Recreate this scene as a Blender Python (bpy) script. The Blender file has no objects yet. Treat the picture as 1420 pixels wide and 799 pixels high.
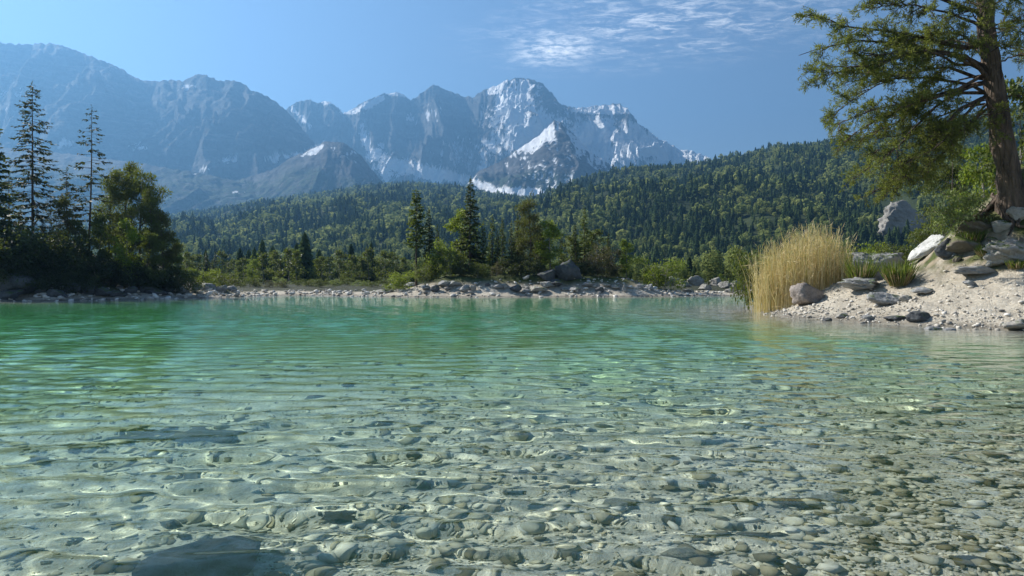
import bpy, bmesh, math, random
import numpy as np
from mathutils import Vector

# ------------------------------------------------------------------ camera, sky, sun, exposure
S = bpy.context.scene
C = S.collection
F_PX, CX, HY, CAM_H = 1014.0, 710.0, 391.0, 1.3      # focal length in photo pixels, principal column, horizon row, eye height

cam_data = bpy.data.cameras.new('camera')
cam_data.sensor_width = 36.0
cam_data.lens = 36.0 * F_PX / 1420.0
cam_data.clip_start = 0.05
cam_data.clip_end = 30000.0
camera = bpy.data.objects.new('camera', cam_data)
C.objects.link(camera)
camera.location = (0, 0, CAM_H)
camera.rotation_euler = (math.radians(90 - 0.48), 0, 0)
S.camera = camera

SUN_AZ, SUN_EL = -58.0, 38.0                            # degrees from the view direction (negative = to the left), above the horizon
world = bpy.data.worlds.new('World')
S.world = world
world.use_nodes = True
def build_sky():
    nt = world.node_tree
    nt.nodes.clear()
    N = nt.nodes.new
    L = nt.links.new
    out = N('ShaderNodeOutputWorld')
    bg = N('ShaderNodeBackground')
    bg.inputs['Strength'].default_value = 0.057
    sky = N('ShaderNodeTexSky')
    sky.sky_type = 'NISHITA'
    sky.sun_disc = False
    sky.sun_elevation = math.radians(SUN_EL)
    sky.sun_rotation = math.radians(SUN_AZ)
    sky.altitude = 900
    sky.air_density = 1.0
    sky.dust_density = 0.3
    sky.ozone_density = 2.5
    # thin fair-weather cloud streaks laid out on a plane high above the valley
    tc = N('ShaderNodeTexCoord')
    sep = N('ShaderNodeSeparateXYZ')
    L(tc.outputs['Generated'], sep.inputs[0])
    def M(op, a, b=None, clamp=False):
        n = N('ShaderNodeMath'); n.operation = op; n.use_clamp = clamp
        for i, v in enumerate((a, b)):
            if v is None: continue
            if isinstance(v, (int, float)): n.inputs[i].default_value = v
            else: L(v, n.inputs[i])
        return n.outputs[0]
    zz = M('MAXIMUM', sep.outputs['Z'], 0.02)
    px = M('DIVIDE', sep.outputs['X'], zz)
    py = M('DIVIDE', sep.outputs['Y'], zz)
    comb = N('ShaderNodeCombineXYZ')
    L(px, comb.inputs[0]); L(py, comb.inputs[1])
    def noise(scale, detail, rough, vec, dist=0.0):
        n = N('ShaderNodeTexNoise'); n.inputs['Scale'].default_value = scale
        n.inputs['Detail'].default_value = detail; n.inputs['Roughness'].default_value = rough
        n.inputs['Distortion'].default_value = dist
        L(vec, n.inputs['Vector']); return n.outputs['Fac']
    def blob(cx, cy, ang, rx, ry):                    # soft ellipse on the cloud plane
        mp = N('ShaderNodeMapping'); mp.vector_type = 'TEXTURE'
        mp.inputs['Location'].default_value = (cx, cy, 0)
        mp.inputs['Rotation'].default_value = (0, 0, ang)
        mp.inputs['Scale'].default_value = (rx, ry, 1)
        L(comb.outputs[0], mp.inputs[0])
        ln = N('ShaderNodeVectorMath'); ln.operation = 'LENGTH'; L(mp.outputs[0], ln.inputs[0])
        mr = N('ShaderNodeMapRange'); mr.interpolation_type = 'SMOOTHSTEP'
        mr.inputs['From Min'].default_value = 1.0; mr.inputs['From Max'].default_value = 0.0
        L(ln.outputs['Value'], mr.inputs['Value']); return mr.outputs[0]
    def at(x, y):                                     # photo row/column to the cloud plane
        d = ((x - CX) / F_PX, 1.0, (HY - y) / F_PX)
        return d[0] / d[2], 1.0 / d[2]
    a0 = at(752, 72); a1 = at(915, 40); a2 = at(1040, 14); a3 = at(880, 75)
    core = blob(a0[0] + .05, a0[1], 0.2, 0.26, 0.34)
    wisp = blob(a1[0], a1[1], -0.5, 1.05, 0.75)
    tail = blob(a2[0], a2[1], -0.6, 0.95, 0.6)
    low = blob(a3[0], a3[1], 0.0, 0.5, 0.3)
    n1 = noise(15.0, 8, 0.66, comb.outputs[0], 0.3)
    mp = N('ShaderNodeMapping'); mp.inputs['Rotation'].default_value = (0, 0, 0.5)
    mp.inputs['Scale'].default_value = (0.75, 1.25, 1)
    L(comb.outputs[0], mp.inputs[0])
    n2 = noise(13.0, 9, 0.70, mp.outputs[0], 0.8)
    def cut(v, lo, hi):
        mr = N('ShaderNodeMapRange'); mr.inputs['From Min'].default_value = lo; mr.inputs['From Max'].default_value = hi
        mr.interpolation_type = 'SMOOTHSTEP'
        L(v, mr.inputs['Value']); return mr.outputs[0]
    c1 = M('MULTIPLY', core, cut(n1, 0.38, 0.66))
    w = M('MAXIMUM', M('MAXIMUM', wisp, M('MULTIPLY', tail, 0.8)), M('MULTIPLY', low, 0.8))
    n3 = noise(3.2, 4, 0.6, comb.outputs[0], 0.5)
    c2 = M('MULTIPLY', M('MULTIPLY', w, cut(n3, 0.30, 0.58)), cut(n2, 0.40, 0.76))
    cov = M('ADD', M('MULTIPLY', c1, 1.0), M('MULTIPLY', c2, 1.0), clamp=True)
    cov = M('MULTIPLY', cov, 0.85)
    mix = N('ShaderNodeMix'); mix.data_type = 'RGBA'
    L(cov, mix.inputs['Factor'])
    L(sky.outputs[0], mix.inputs['A'])
    mix.inputs['B'].default_value = (14.5, 14.7, 15.0, 1)
    L(mix.outputs['Result'], bg.inputs['Color'])
    L(bg.outputs[0], out.inputs['Surface'])
build_sky()

sun_data = bpy.data.lights.new('sun', 'SUN')
sun_data.energy = 5.0
sun_data.angle = math.radians(0.53)
sun_data.color = (1.0, 0.95, 0.87)
sun = bpy.data.objects.new('sun', sun_data)
C.objects.link(sun)
_az, _el = math.radians(SUN_AZ), math.radians(SUN_EL)
SUN_DIR = Vector((math.sin(_az) * math.cos(_el), math.cos(_az) * math.cos(_el), math.sin(_el)))
sun.rotation_euler = SUN_DIR.to_track_quat('Z', 'Y').to_euler()
sun_data.cycles.is_caustics_light = True               # the sun's light is bent by the ripples onto the lake bed

S.view_settings.view_transform = 'Standard'
S.view_settings.look = 'None'
S.view_settings.gamma = 1.0
S.view_settings.use_curve_mapping = False
S.view_settings.exposure = 1.17
S.render.engine = 'CYCLES'
S.cycles.use_denoising = True
S.cycles.max_bounces = 8
S.cycles.transparent_max_bounces = 12
S.cycles.volume_bounces = 0
S.cycles.caustics_refractive = True
S.cycles.caustics_reflective = False
S.cycles.sample_clamp_indirect = 4.0
S.cycles.sample_clamp_direct = 12.0

# ------------------------------------------------------------------ helpers
def u32(a): return a.astype(np.int64).astype(np.uint32)
def _hash(ix, iy, seed):
    with np.errstate(over='ignore'):
        h = u32(ix) * np.uint32(374761393) + u32(iy) * np.uint32(668265263) + np.uint32((seed * 362437 + 974711) & 0xffffffff)
        h = (h ^ (h >> np.uint32(13))) * np.uint32(1274126177)
        h = (h ^ (h >> np.uint32(15))) * np.uint32(2246822519)
        return h ^ (h >> np.uint32(16))
def gnoise(x, y, seed=0):                              # 2-D gradient noise, about -0.7 .. 0.7
    x = np.asarray(x, float); y = np.asarray(y, float)
    x0 = np.floor(x); y0 = np.floor(y); fx = x - x0; fy = y - y0
    u = fx * fx * fx * (fx * (fx * 6 - 15) + 10); v = fy * fy * fy * (fy * (fy * 6 - 15) + 10)
    def g(dx, dy):
        a = _hash(x0 + dx, y0 + dy, seed).astype(float) * (2 * math.pi / 4294967296.0)
        return np.cos(a) * (fx - dx) + np.sin(a) * (fy - dy)
    a = g(0, 0); b = g(1, 0); c = g(0, 1); d = g(1, 1)
    return (a + (b - a) * u) + ((c + (d - c) * u) - (a + (b - a) * u)) * v
def fbm(x, y, seed=0, octaves=5, gain=0.5, lac=2.03):
    s = 0; a = 1.0
    for i in range(octaves):
        s = s + a * gnoise(x, y, seed + i * 7); x = x * lac + 17.3; y = y * lac - 9.1; a *= gain
    return s
def ridged(x, y, seed=0, octaves=6, gain=0.55, lac=2.1):
    s = 0; a = 1.0; w = 1.0; tot = 0
    for i in range(octaves):
        n = 1 - np.abs(gnoise(x, y, seed + i * 5)) * 1.9
        n = np.clip(n, 0, 1) ** 2
        s = s + a * n * w; tot += a; w = np.clip(n * 1.6, 0, 1); x = x * lac + 5.7; y = y * lac + 3.3; a *= gain
    return s / tot
def sstep(a, b, x):
    t = np.clip((x - a) / (b - a), 0, 1); return t * t * (3 - 2 * t)
def at_x(px, Y): return (px - CX) / F_PX * Y            # sideways position of a photo column at depth Y
def at_z(py, Y): return CAM_H + (HY - py) / F_PX * Y    # height of a photo row at depth Y

def mesh_np(name, verts, faces, mat=None, smooth=True, attrs=None, parent=None, mats=None, link=True, face_mat=None):
    """faces: one (M,3)/(M,4) int array or a list of such arrays"""
    me = bpy.data.meshes.new(name)
    verts = np.ascontiguousarray(verts, dtype=np.float32)
    fl = faces if isinstance(faces, list) else [faces]
    fl = [np.asarray(f, dtype=np.int32) for f in fl if len(f)]
    nl = sum(f.size for f in fl); nf = sum(len(f) for f in fl)
    me.vertices.add(len(verts)); me.vertices.foreach_set('co', verts.ravel())
    me.loops.add(nl); me.loops.foreach_set('vertex_index', np.concatenate([f.ravel() for f in fl]))
    me.polygons.add(nf)
    tot = np.concatenate([np.full(len(f), f.shape[1], np.int32) for f in fl])
    me.polygons.foreach_set('loop_start', np.concatenate([[0], np.cumsum(tot)[:-1]]).astype(np.int32))
    me.polygons.foreach_set('loop_total', tot)
    if face_mat is not None: me.polygons.foreach_set('material_index', np.asarray(face_mat, np.int32))
    me.update(calc_edges=True)
    me.polygons.foreach_set('use_smooth', np.full(nf, bool(smooth)))
    for k, (dom, arr) in (attrs or {}).items():
        arr = np.asarray(arr, np.float32)
        if arr.ndim == 1:
            a = me.attributes.new(k, 'FLOAT', dom); a.data.foreach_set('value', arr)
        else:
            a = me.attributes.new(k, 'FLOAT_COLOR', dom)
            c = np.ones((len(arr), 4), np.float32); c[:, :arr.shape[1]] = arr
            a.data.foreach_set('color', c.ravel())
    for m in (mats or ([mat] if mat else [])): me.materials.append(m)
    o = bpy.data.objects.new(name, me)
    if link: C.objects.link(o)
    if parent is not None: o.parent = parent
    return o
def grid_faces(nr, nc):
    i = np.arange(nr - 1)[:, None] * nc + np.arange(nc - 1)[None, :]
    i = i.ravel()
    return np.stack([i, i + 1, i + nc + 1, i + nc], 1)
def tag(o, label, cat, group=None, kind=None):
    if label: o['label'] = label
    if cat: o['category'] = cat
    if group: o['group'] = group
    if kind: o['kind'] = kind
    return o
def empty(name, loc):
    o = bpy.data.objects.new(name, None); C.objects.link(o); o.location = loc; o.empty_display_size = 0.3
    return o

# ------------------------------------------------------------------ material helper
class NT:
    def __init__(self, name):
        self.m = bpy.data.materials.new(name); self.m.use_nodes = True
        self.nt = self.m.node_tree; self.nt.nodes.clear()
        self.out = self.nt.nodes.new('ShaderNodeOutputMaterial')
    def n(self, t, **kw):
        x = self.nt.nodes.new(t)
        for k, v in kw.items(): setattr(x, k, v)
        return x
    def l(self, a, b): self.nt.links.new(a, b)
    def s(self, node, key, v):
        if isinstance(v, (int, float, tuple, list)): node.inputs[key].default_value = v
        else: self.l(v, node.inputs[key])
    def math(self, op, a, b=None, clamp=False):
        x = self.n('ShaderNodeMath', operation=op, use_clamp=clamp)
        self.s(x, 0, a)
        if b is not None: self.s(x, 1, b)
        return x.outputs[0]
    def attr(self, name, out='Fac'): return self.n('ShaderNodeAttribute', attribute_name=name).outputs[out]
    def pos(self): return self.n('ShaderNodeNewGeometry').outputs['Position']
    def noise(self, scale, detail=4, rough=0.55, vec=None, dist=0.0, out='Fac'):
        x = self.n('ShaderNodeTexNoise'); x.inputs['Scale'].default_value = scale
        x.inputs['Detail'].default_value = detail; x.inputs['Roughness'].default_value = rough
        x.inputs['Distortion'].default_value = dist
        if vec is not None: self.l(vec, x.inputs['Vector'])
        return x.outputs[out]
    def vor(self, scale, vec=None, feature='F1', out='Distance'):
        x = self.n('ShaderNodeTexVoronoi', feature=feature); x.inputs['Scale'].default_value = scale
        if vec is not None: self.l(vec, x.inputs['Vector'])
        return x.outputs[out]
    def mapping(self, vec, scale=(1, 1, 1), rot=(0, 0, 0)):
        x = self.n('ShaderNodeMapping'); self.l(vec, x.inputs[0])
        x.inputs['Scale'].default_value = scale; x.inputs['Rotation'].default_value = rot
        return x.outputs[0]
    def rng(self, v, lo, hi, a=0.0, b=1.0, smooth=False):
        x = self.n('ShaderNodeMapRange'); self.s(x, 'Value', v)
        x.inputs['From Min'].default_value = lo; x.inputs['From Max'].default_value = hi
        x.inputs['To Min'].default_value = a; x.inputs['To Max'].default_value = b
        if smooth: x.interpolation_type = 'SMOOTHSTEP'
        return x.outputs[0]
    def ramp(self, v, stops):
        x = self.n('ShaderNodeValToRGB'); self.l(v, x.inputs[0])
        e = x.color_ramp.elements
        while len(e) < len(stops): e.new(0.5)
        for q, (p, c) in zip(e, stops): q.position = p; q.color = (*c, 1)
        return x.outputs[0]
    def mix(self, f, a, b, mode='MIX'):
        x = self.n('ShaderNodeMix', data_type='RGBA', blend_type=mode)
        self.s(x, 'Factor', f)
        self.s(x, 'A', (*a, 1) if isinstance(a, tuple) and len(a) == 3 else a)
        self.s(x, 'B', (*b, 1) if isinstance(b, tuple) and len(b) == 3 else b)
        return x.outputs['Result']
    def bump(self, h, strength=0.5, dist=0.1, normal=None):
        x = self.n('ShaderNodeBump'); self.s(x, 'Height', h)
        x.inputs['Strength'].default_value = strength; x.inputs['Distance'].default_value = dist
        if normal is not None: self.l(normal, x.inputs['Normal'])
        return x.outputs[0]
    def bsdf(self, color, rough=0.8, normal=None, spec=0.3):
        x = self.n('ShaderNodeBsdfPrincipled'); self.s(x, 'Base Color', (*color, 1) if isinstance(color, tuple) and len(color) == 3 else color)
        self.s(x, 'Roughness', rough); x.inputs['Specular IOR Level'].default_value = spec
        if normal is not None: self.l(normal, x.inputs['Normal'])
        self.l(x.outputs[0], self.out.inputs['Surface'])
        return x

def mat_leaf(name, c0, c1, c2, transl=0.35):
    """foliage: colour varies leaf by leaf (random attribute 'tint'), part of the light passes through the leaf"""
    t = NT(name)
    col = t.ramp(t.attr('tint'), [(0.0, c0), (0.5, c1), (1.0, c2)])
    d = t.n('ShaderNodeBsdfPrincipled'); t.s(d, 'Base Color', col); d.inputs['Roughness'].default_value = 0.55
    d.inputs['Specular IOR Level'].default_value = 0.25
    tr = t.n('ShaderNodeBsdfTranslucent')
    tc = t.mix(0.5, col, (0.30, 0.36, 0.03), 'MIX')
    t.l(tc, tr.inputs['Color'])
    mx = t.n('ShaderNodeMixShader'); mx.inputs[0].default_value = transl
    t.l(d.outputs[0], mx.inputs[1]); t.l(tr.outputs[0], mx.inputs[2])
    t.l(mx.outputs[0], t.out.inputs['Surface'])
    return t.m
def mat_bark(name, c0, c1, scale=6):
    t = NT(name)
    v = t.mapping(t.pos(), (1, 1, 0.22))
    n = t.noise(scale, 6, 0.65, v)
    m = t.vor(scale * 1.6, v, 'DISTANCE_TO_EDGE')
    col = t.ramp(n, [(0.3, c0), (0.7, c1)])
    h = t.math('ADD', t.rng(m, 0, 0.25), n)
    t.bsdf(col, 0.9, t.bump(h, 0.9, 0.06), 0.15)
    return t.m
def mat_rock(name, dark, light, scale=1.2, moss=0.0, mossc=(0.06, 0.09, 0.02), bump=0.9):
    t = NT(name)
    p = t.n('ShaderNodeTexCoord').outputs['Object']
    n = t.noise(scale, 8, 0.62, p, 0.3)
    n2 = t.noise(scale * 7, 7, 0.68, p)
    vein = t.noise(scale * 0.8, 4, 0.6, t.mapping(p, (1, 1, 4), (0.4, 0.3, 0)))
    mm = t.math('ADD', t.math('MULTIPLY', n, 0.50), t.math('ADD', t.math('MULTIPLY', n2, 0.40), t.math('MULTIPLY', vein, 0.2)))
    col = t.ramp(mm, [(0.38, dark), (0.52, tuple((a + b) / 2 for a, b in zip(dark, light))), (0.68, light)])
    if moss > 0:
        g = t.n('ShaderNodeNewGeometry').outputs['Normal']
        sp = t.n('ShaderNodeSeparateXYZ'); t.l(g, sp.inputs[0])
        k = t.math('MULTIPLY', t.rng(sp.outputs['Z'], 0.25, 0.8), t.rng(t.noise(scale * 2.2, 5, 0.6, p), 0.62 - moss * 0.35, 0.72 - moss * 0.3))
        col = t.mix(k, col, mossc)
    t.bsdf(col, 0.88, t.bump(t.math('ADD', n, t.math('MULTIPLY', n2, 0.5)), bump, 0.12), 0.25)
    return t.m
# ------------------------------------------------------------------ ground: lake bed, shores and the island as one sheet
RIGHT_LAND = [(10.0, 27.5), (10.3, 30), (11.2, 33.5), (14, 38), (20, 46), (34, 62), (70, 80), (120, 80), (120, 0), (40, 6), (22, 12.5), (15.2, 17.2), (13.4, 19.3), (12.1, 20.9), (11.2, 23.5), (10.4, 26)]
ISLAND = [(-12, 64.5), (-9, 62.5), (-4, 62), (2, 62.8), (8, 63), (13, 64.5), (17, 67), (24, 69.5), (34, 71), (60, 74), (140, 90), (140, 200), (-160, 200), (-160, 92), (-60, 76), (-36, 72), (-27, 70.5), (-20, 70), (-15, 67)]
LEFT_LAND = [(-75, 44), (-50, 47), (-36, 48.5), (-31, 49), (-27.5, 53), (-25.3, 58), (-23.6, 62), (-23.5, 70), (-40, 82), (-80, 90), (-160, 90), (-160, 40)]
def poly_sdf(x, y, poly):
    """signed distance, positive inside"""
    P = np.array(poly, float); Q = np.roll(P, -1, 0)
    d = np.full(x.shape, 1e9); inside = np.zeros(x.shape, bool)
    for (ax, ay), (bx, by) in zip(P, Q):
        ex, ey = bx - ax, by - ay
        t = np.clip(((x - ax) * ex + (y - ay) * ey) / (ex * ex + ey * ey), 0, 1)
        d = np.minimum(d, np.hypot(x - ax - t * ex, y - ay - t * ey))
        c = (ay > y) != (by > y)
        with np.errstate(divide='ignore', invalid='ignore'):
            xi = (bx - ax) * (y - ay) / (by - ay if by != ay else 1e-9) + ax
        inside ^= c & (x < xi)
    return np.where(inside, d, -d)
def ground_fields(x, y):
    x = np.asarray(x, float); y = np.asarray(y, float)
    w = fbm(x * 0.35, y * 0.35, 3, 4) * 0.9
    sr = poly_sdf(x, y, RIGHT_LAND) + w * 0.55
    si = poly_sdf(x, y, ISLAND) + fbm(x * 0.3, y * 0.3, 5, 4) * 1.2
    sl = poly_sdf(x, y, LEFT_LAND) + fbm(x * 0.25, y * 0.25, 8, 4) * 1.4
    return sr, si, sl
def ground_z(x, y, fields=False):
    x = np.asarray(x, float); y = np.asarray(y, float)
    sr, si, sl = ground_fields(x, y)
    # lake bed
    d = np.interp(y, [-4, 0, 2.5, 6, 10, 16, 25, 38, 60], [-0.25, 0.02, 0.22, 0.42, 0.72, 1.25, 2.3, 3.6, 4.2])
    side = x / np.maximum(y + 3, 3)
    d = d * np.interp(side, [-0.7, -0.35, 0.0, 0.45, 0.8], [1.45, 1.25, 1.0, 0.72, 0.55])
    d = d + fbm(x * 0.22, y * 0.22, 21, 4) * 0.28 * np.clip(d, 0, 1)
    sm = np.maximum(np.maximum(sr, si), sl)
    d = np.minimum(d, np.where(sm < 0, 0.03 + np.interp(-sm, [0, 1.2, 4, 9, 30], [0, 0.10, 0.55, 1.7, 6]), 0))
    z = -d
    # right beach and its rocky rise
    b = np.clip(sr, 0, None)
    zr = np.interp(b, [0, 0.6, 2, 5, 7.5, 12, 30], [0, 0.13, 0.46, 1.45, 2.40, 3.0, 4.6])
    zr = zr + 2.0 * np.exp(-(((x - 18.6) / 2.3) ** 2 + ((y - 27.2) / 2.2) ** 2)) + 0.8 * np.exp(-(((x - 22) / 4) ** 2 + ((y - 30) / 3.5) ** 2))
    zr = zr + 0.5 * np.exp(-(((x - 13.3) / 1.2) ** 2 + ((y - 30.5) / 1.6) ** 2))
    # island and the low land behind it
    b = np.clip(si, 0, None)
    zi = np.interp(b, [0, 0.8, 2.5, 6, 14, 40], [0, 0.10, 0.30, 0.55, 0.75, 1.0])
    isl = np.exp(-(np.clip(np.abs(x - 2.0) - 7.5, 0, None) / 3.2) ** 2 - (np.clip(np.abs(y - 71.5) - 4.5, 0, None) / 2.2) ** 2)
    zi = zi + isl * (1.25 + 0.35 * fbm(x * 0.5, y * 0.5, 31, 3))
    # left bank, steep
    b = np.clip(sl, 0, None)
    k = np.interp(x, [-45, -32, -27, -23], [1.25, 1.0, 0.55, 0.35])
    zl = k * np.interp(b, [0, 1.0, 2.5, 5, 9, 16, 40], [0, 0.35, 0.8, 1.9, 3.0, 3.6, 4.5])
    land = np.where(sr > 0, zr, 0); land = np.maximum(land, np.where(si > 0, zi, 0)); land = np.maximum(land, np.where(sl > 0, zl, 0))
    z = np.where(sm > 0, land + 0.0, z)
    rough = np.where(sm > 0, np.clip(sm / 2, 0.1, 1), np.clip(-z, 0, 1) * 0.35)
    z = z + fbm(x * 1.7, y * 1.7, 41, 4) * 0.09 * rough
    if fields: return z, sr, si, sl, isl
    return z
def gz(x, y): return float(ground_z(np.array([x]), np.array([y]))[0])

def build_ground():
    r = 1.2 * np.exp(np.arange(0, 860) * 0.0060)
    r = r[r < 195]
    az = np.radians(np.linspace(-66, 66, 900))
    R, A = np.meshgrid(r, az, indexing='ij')
    X = R * np.sin(A); Y = R * np.cos(A) - 2.0
    Z, sr, si, sl, isl = ground_z(X, Y, True)
    n1 = fbm(X * 0.7, Y * 0.7, 51, 4); n2 = fbm(X * 0.25, Y * 0.25, 57, 4)
    grass = np.maximum(sstep(0.25, 0.7, isl + n1 * 0.5) * sstep(0.9, 1.5, Z + 0.3 * n1), sstep(3.5, 6.5, si + n2 * 3) * (X < 60))
    grass = np.maximum(grass, sstep(1.2, 3.0, sl + n1 * 1.5))
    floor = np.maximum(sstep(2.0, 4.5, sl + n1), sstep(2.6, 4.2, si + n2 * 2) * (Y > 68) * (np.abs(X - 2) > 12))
    grass = np.maximum(grass, 0.95 * sstep(0.1, 0.5, n1 + 0.35 * sstep(6, 10, sr) + 0.25) * sstep(5.0, 7.5, sr + n1 * 2))
    soil = sstep(4.6, 7.0, sr + n2 * 3.0) + sstep(0.3, 0.8, isl) + sstep(1.0, 3, sl)
    bank = sstep(1.60, 2.05, Z + 0.45 * n1 + 0.2 * n2) * (sr > 0)
    n3 = fbm(X * 1.3, Y * 1.3, 63, 4)
    soil = np.maximum(soil, bank); grass = np.maximum(grass, bank * sstep(-0.05, 0.30, n3 + 0.1))
    V = np.stack([X, Y, Z], -1).reshape(-1, 3)
    t = NT('ground')
    p = t.pos()
    sp = t.n('ShaderNodeSeparateXYZ'); t.l(p, sp.inputs[0])
    # pebbles of several sizes
    w = t.noise(3.0, 3, 0.5, p, 0, 'Color')
    cell = t.vor(11.0, p, 'F1', 'Color'); cell2 = t.vor(30.0, p, 'F1', 'Color')
    edge = t.vor(11.0, p, 'DISTANCE_TO_EDGE'); edge2 = t.vor(30.0, p, 'DISTANCE_TO_EDGE')
    v1 = t.math('MULTIPLY', t.rng(cell, 0, 1, 0.72, 1.18), t.rng(cell2, 0, 1, 0.85, 1.12))
    big = t.noise(0.35, 5, 0.6, p); mid = t.noise(1.6, 5, 0.62, p)
    dry = t.ramp(big, [(0.3, (0.40, 0.35, 0.275)), (0.6, (0.54, 0.485, 0.395)), (0.75, (0.62, 0.57, 0.485))])
    hue = t.mix(t.rng(cell2, 0.2, 0.8), (1.0, 0.97, 0.92), (0.93, 0.97, 1.0), 'MIX')
    pale = t.mix(1.0, dry, hue, 'MULTIPLY')
    # the bed: pale marl on the left, brown-green film of algae to the right and in patches
    side = t.rng(sp.outputs['X'], -5, 7)
    film = t.math('MULTIPLY', t.rng(mid, 0.35, 0.68), t.rng(t.math('ADD', side, t.math('MULTIPLY', big, 0.5)), 0.2, 1.0, 0.25, 0.95))
    bed = t.mix(film, (0.68, 0.665, 0.58), (0.45, 0.42, 0.30))
    bed = t.mix(t.rng(t.noise(0.9, 6, 0.7, p, 0.5), 0.60, 0.75, 0, 0.5), bed, (0.19, 0.185, 0.13))
    under = t.rng(sp.outputs['Z'], -0.06, 0.02, 1, 0)
    col = t.mix(under, pale, bed)
    col = t.mix(1.0, col, t.n('ShaderNodeCombineColor').outputs[0], 'MIX') if False else col
    v1 = t.math('ADD', t.math('MULTIPLY', v1, t.math('SUBTRACT', 1.0, under)), t.math('MULTIPLY', t.rng(t.noise(26, 7, 0.75, p), 0.3, 0.7, 0.52, 1.25), under))
    vv = t.n('ShaderNodeCombineXYZ'); t.l(v1, vv.inputs[0]); t.l(v1, vv.inputs[1]); t.l(v1, vv.inputs[2])
    col = t.mix(1.0, col, vv.outputs[0], 'MULTIPLY')
    wet = t.rng(t.math('ADD', sp.outputs['Z'], t.math('MULTIPLY', mid, 0.08)), 0.08, 0.20, 0.50, 1.0)          # stones stay dark where the lake wets them
    wv = t.n('ShaderNodeCombineXYZ'); [t.l(wet, wv.inputs[i]) for i in range(3)]
    col = t.mix(t.rng(sp.outputs['Z'], -0.03, 0.01), col, t.mix(1.0, col, wv.outputs[0], 'MULTIPLY'))
    soilc = t.ramp(mid, [(0.35, (0.16, 0.12, 0.08)), (0.65, (0.36, 0.29, 0.20))])
    col = t.mix(t.math('MULTIPLY', t.attr('soil'), t.rng(mid, 0.3, 0.6), True), col, soilc)
    gr = t.ramp(t.noise(2.6, 6, 0.7, p), [(0.3, (0.030, 0.040, 0.012)), (0.55, (0.075, 0.095, 0.022)), (0.75, (0.15, 0.14, 0.05))])
    col = t.mix(t.attr('grass'), col, gr)
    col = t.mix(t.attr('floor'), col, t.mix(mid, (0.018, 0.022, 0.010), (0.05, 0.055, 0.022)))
    h = t.math('ADD', t.rng(edge, 0, 0.12), t.math('MULTIPLY', t.rng(edge2, 0, 0.16), 0.35))
    # under water the stones lie in silt, so the gravel pattern fades to a soft grain there
    grain = t.noise(38, 5, 0.65, p)
    h = t.math('ADD', t.math('MULTIPLY', h, t.math('SUBTRACT', 1.0, under)), t.math('MULTIPLY', t.math('MULTIPLY', grain, 1.4), under))
    t.bsdf(col, 0.85, t.bump(h, 0.6, 0.05), 0.25)
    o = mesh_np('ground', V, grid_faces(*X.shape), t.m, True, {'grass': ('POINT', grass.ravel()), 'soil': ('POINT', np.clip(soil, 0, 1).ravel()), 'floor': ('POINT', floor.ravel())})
    o['kind'] = 'structure'
    o.cycles.is_caustics_receiver = True
    return o
ground = build_ground()

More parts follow.
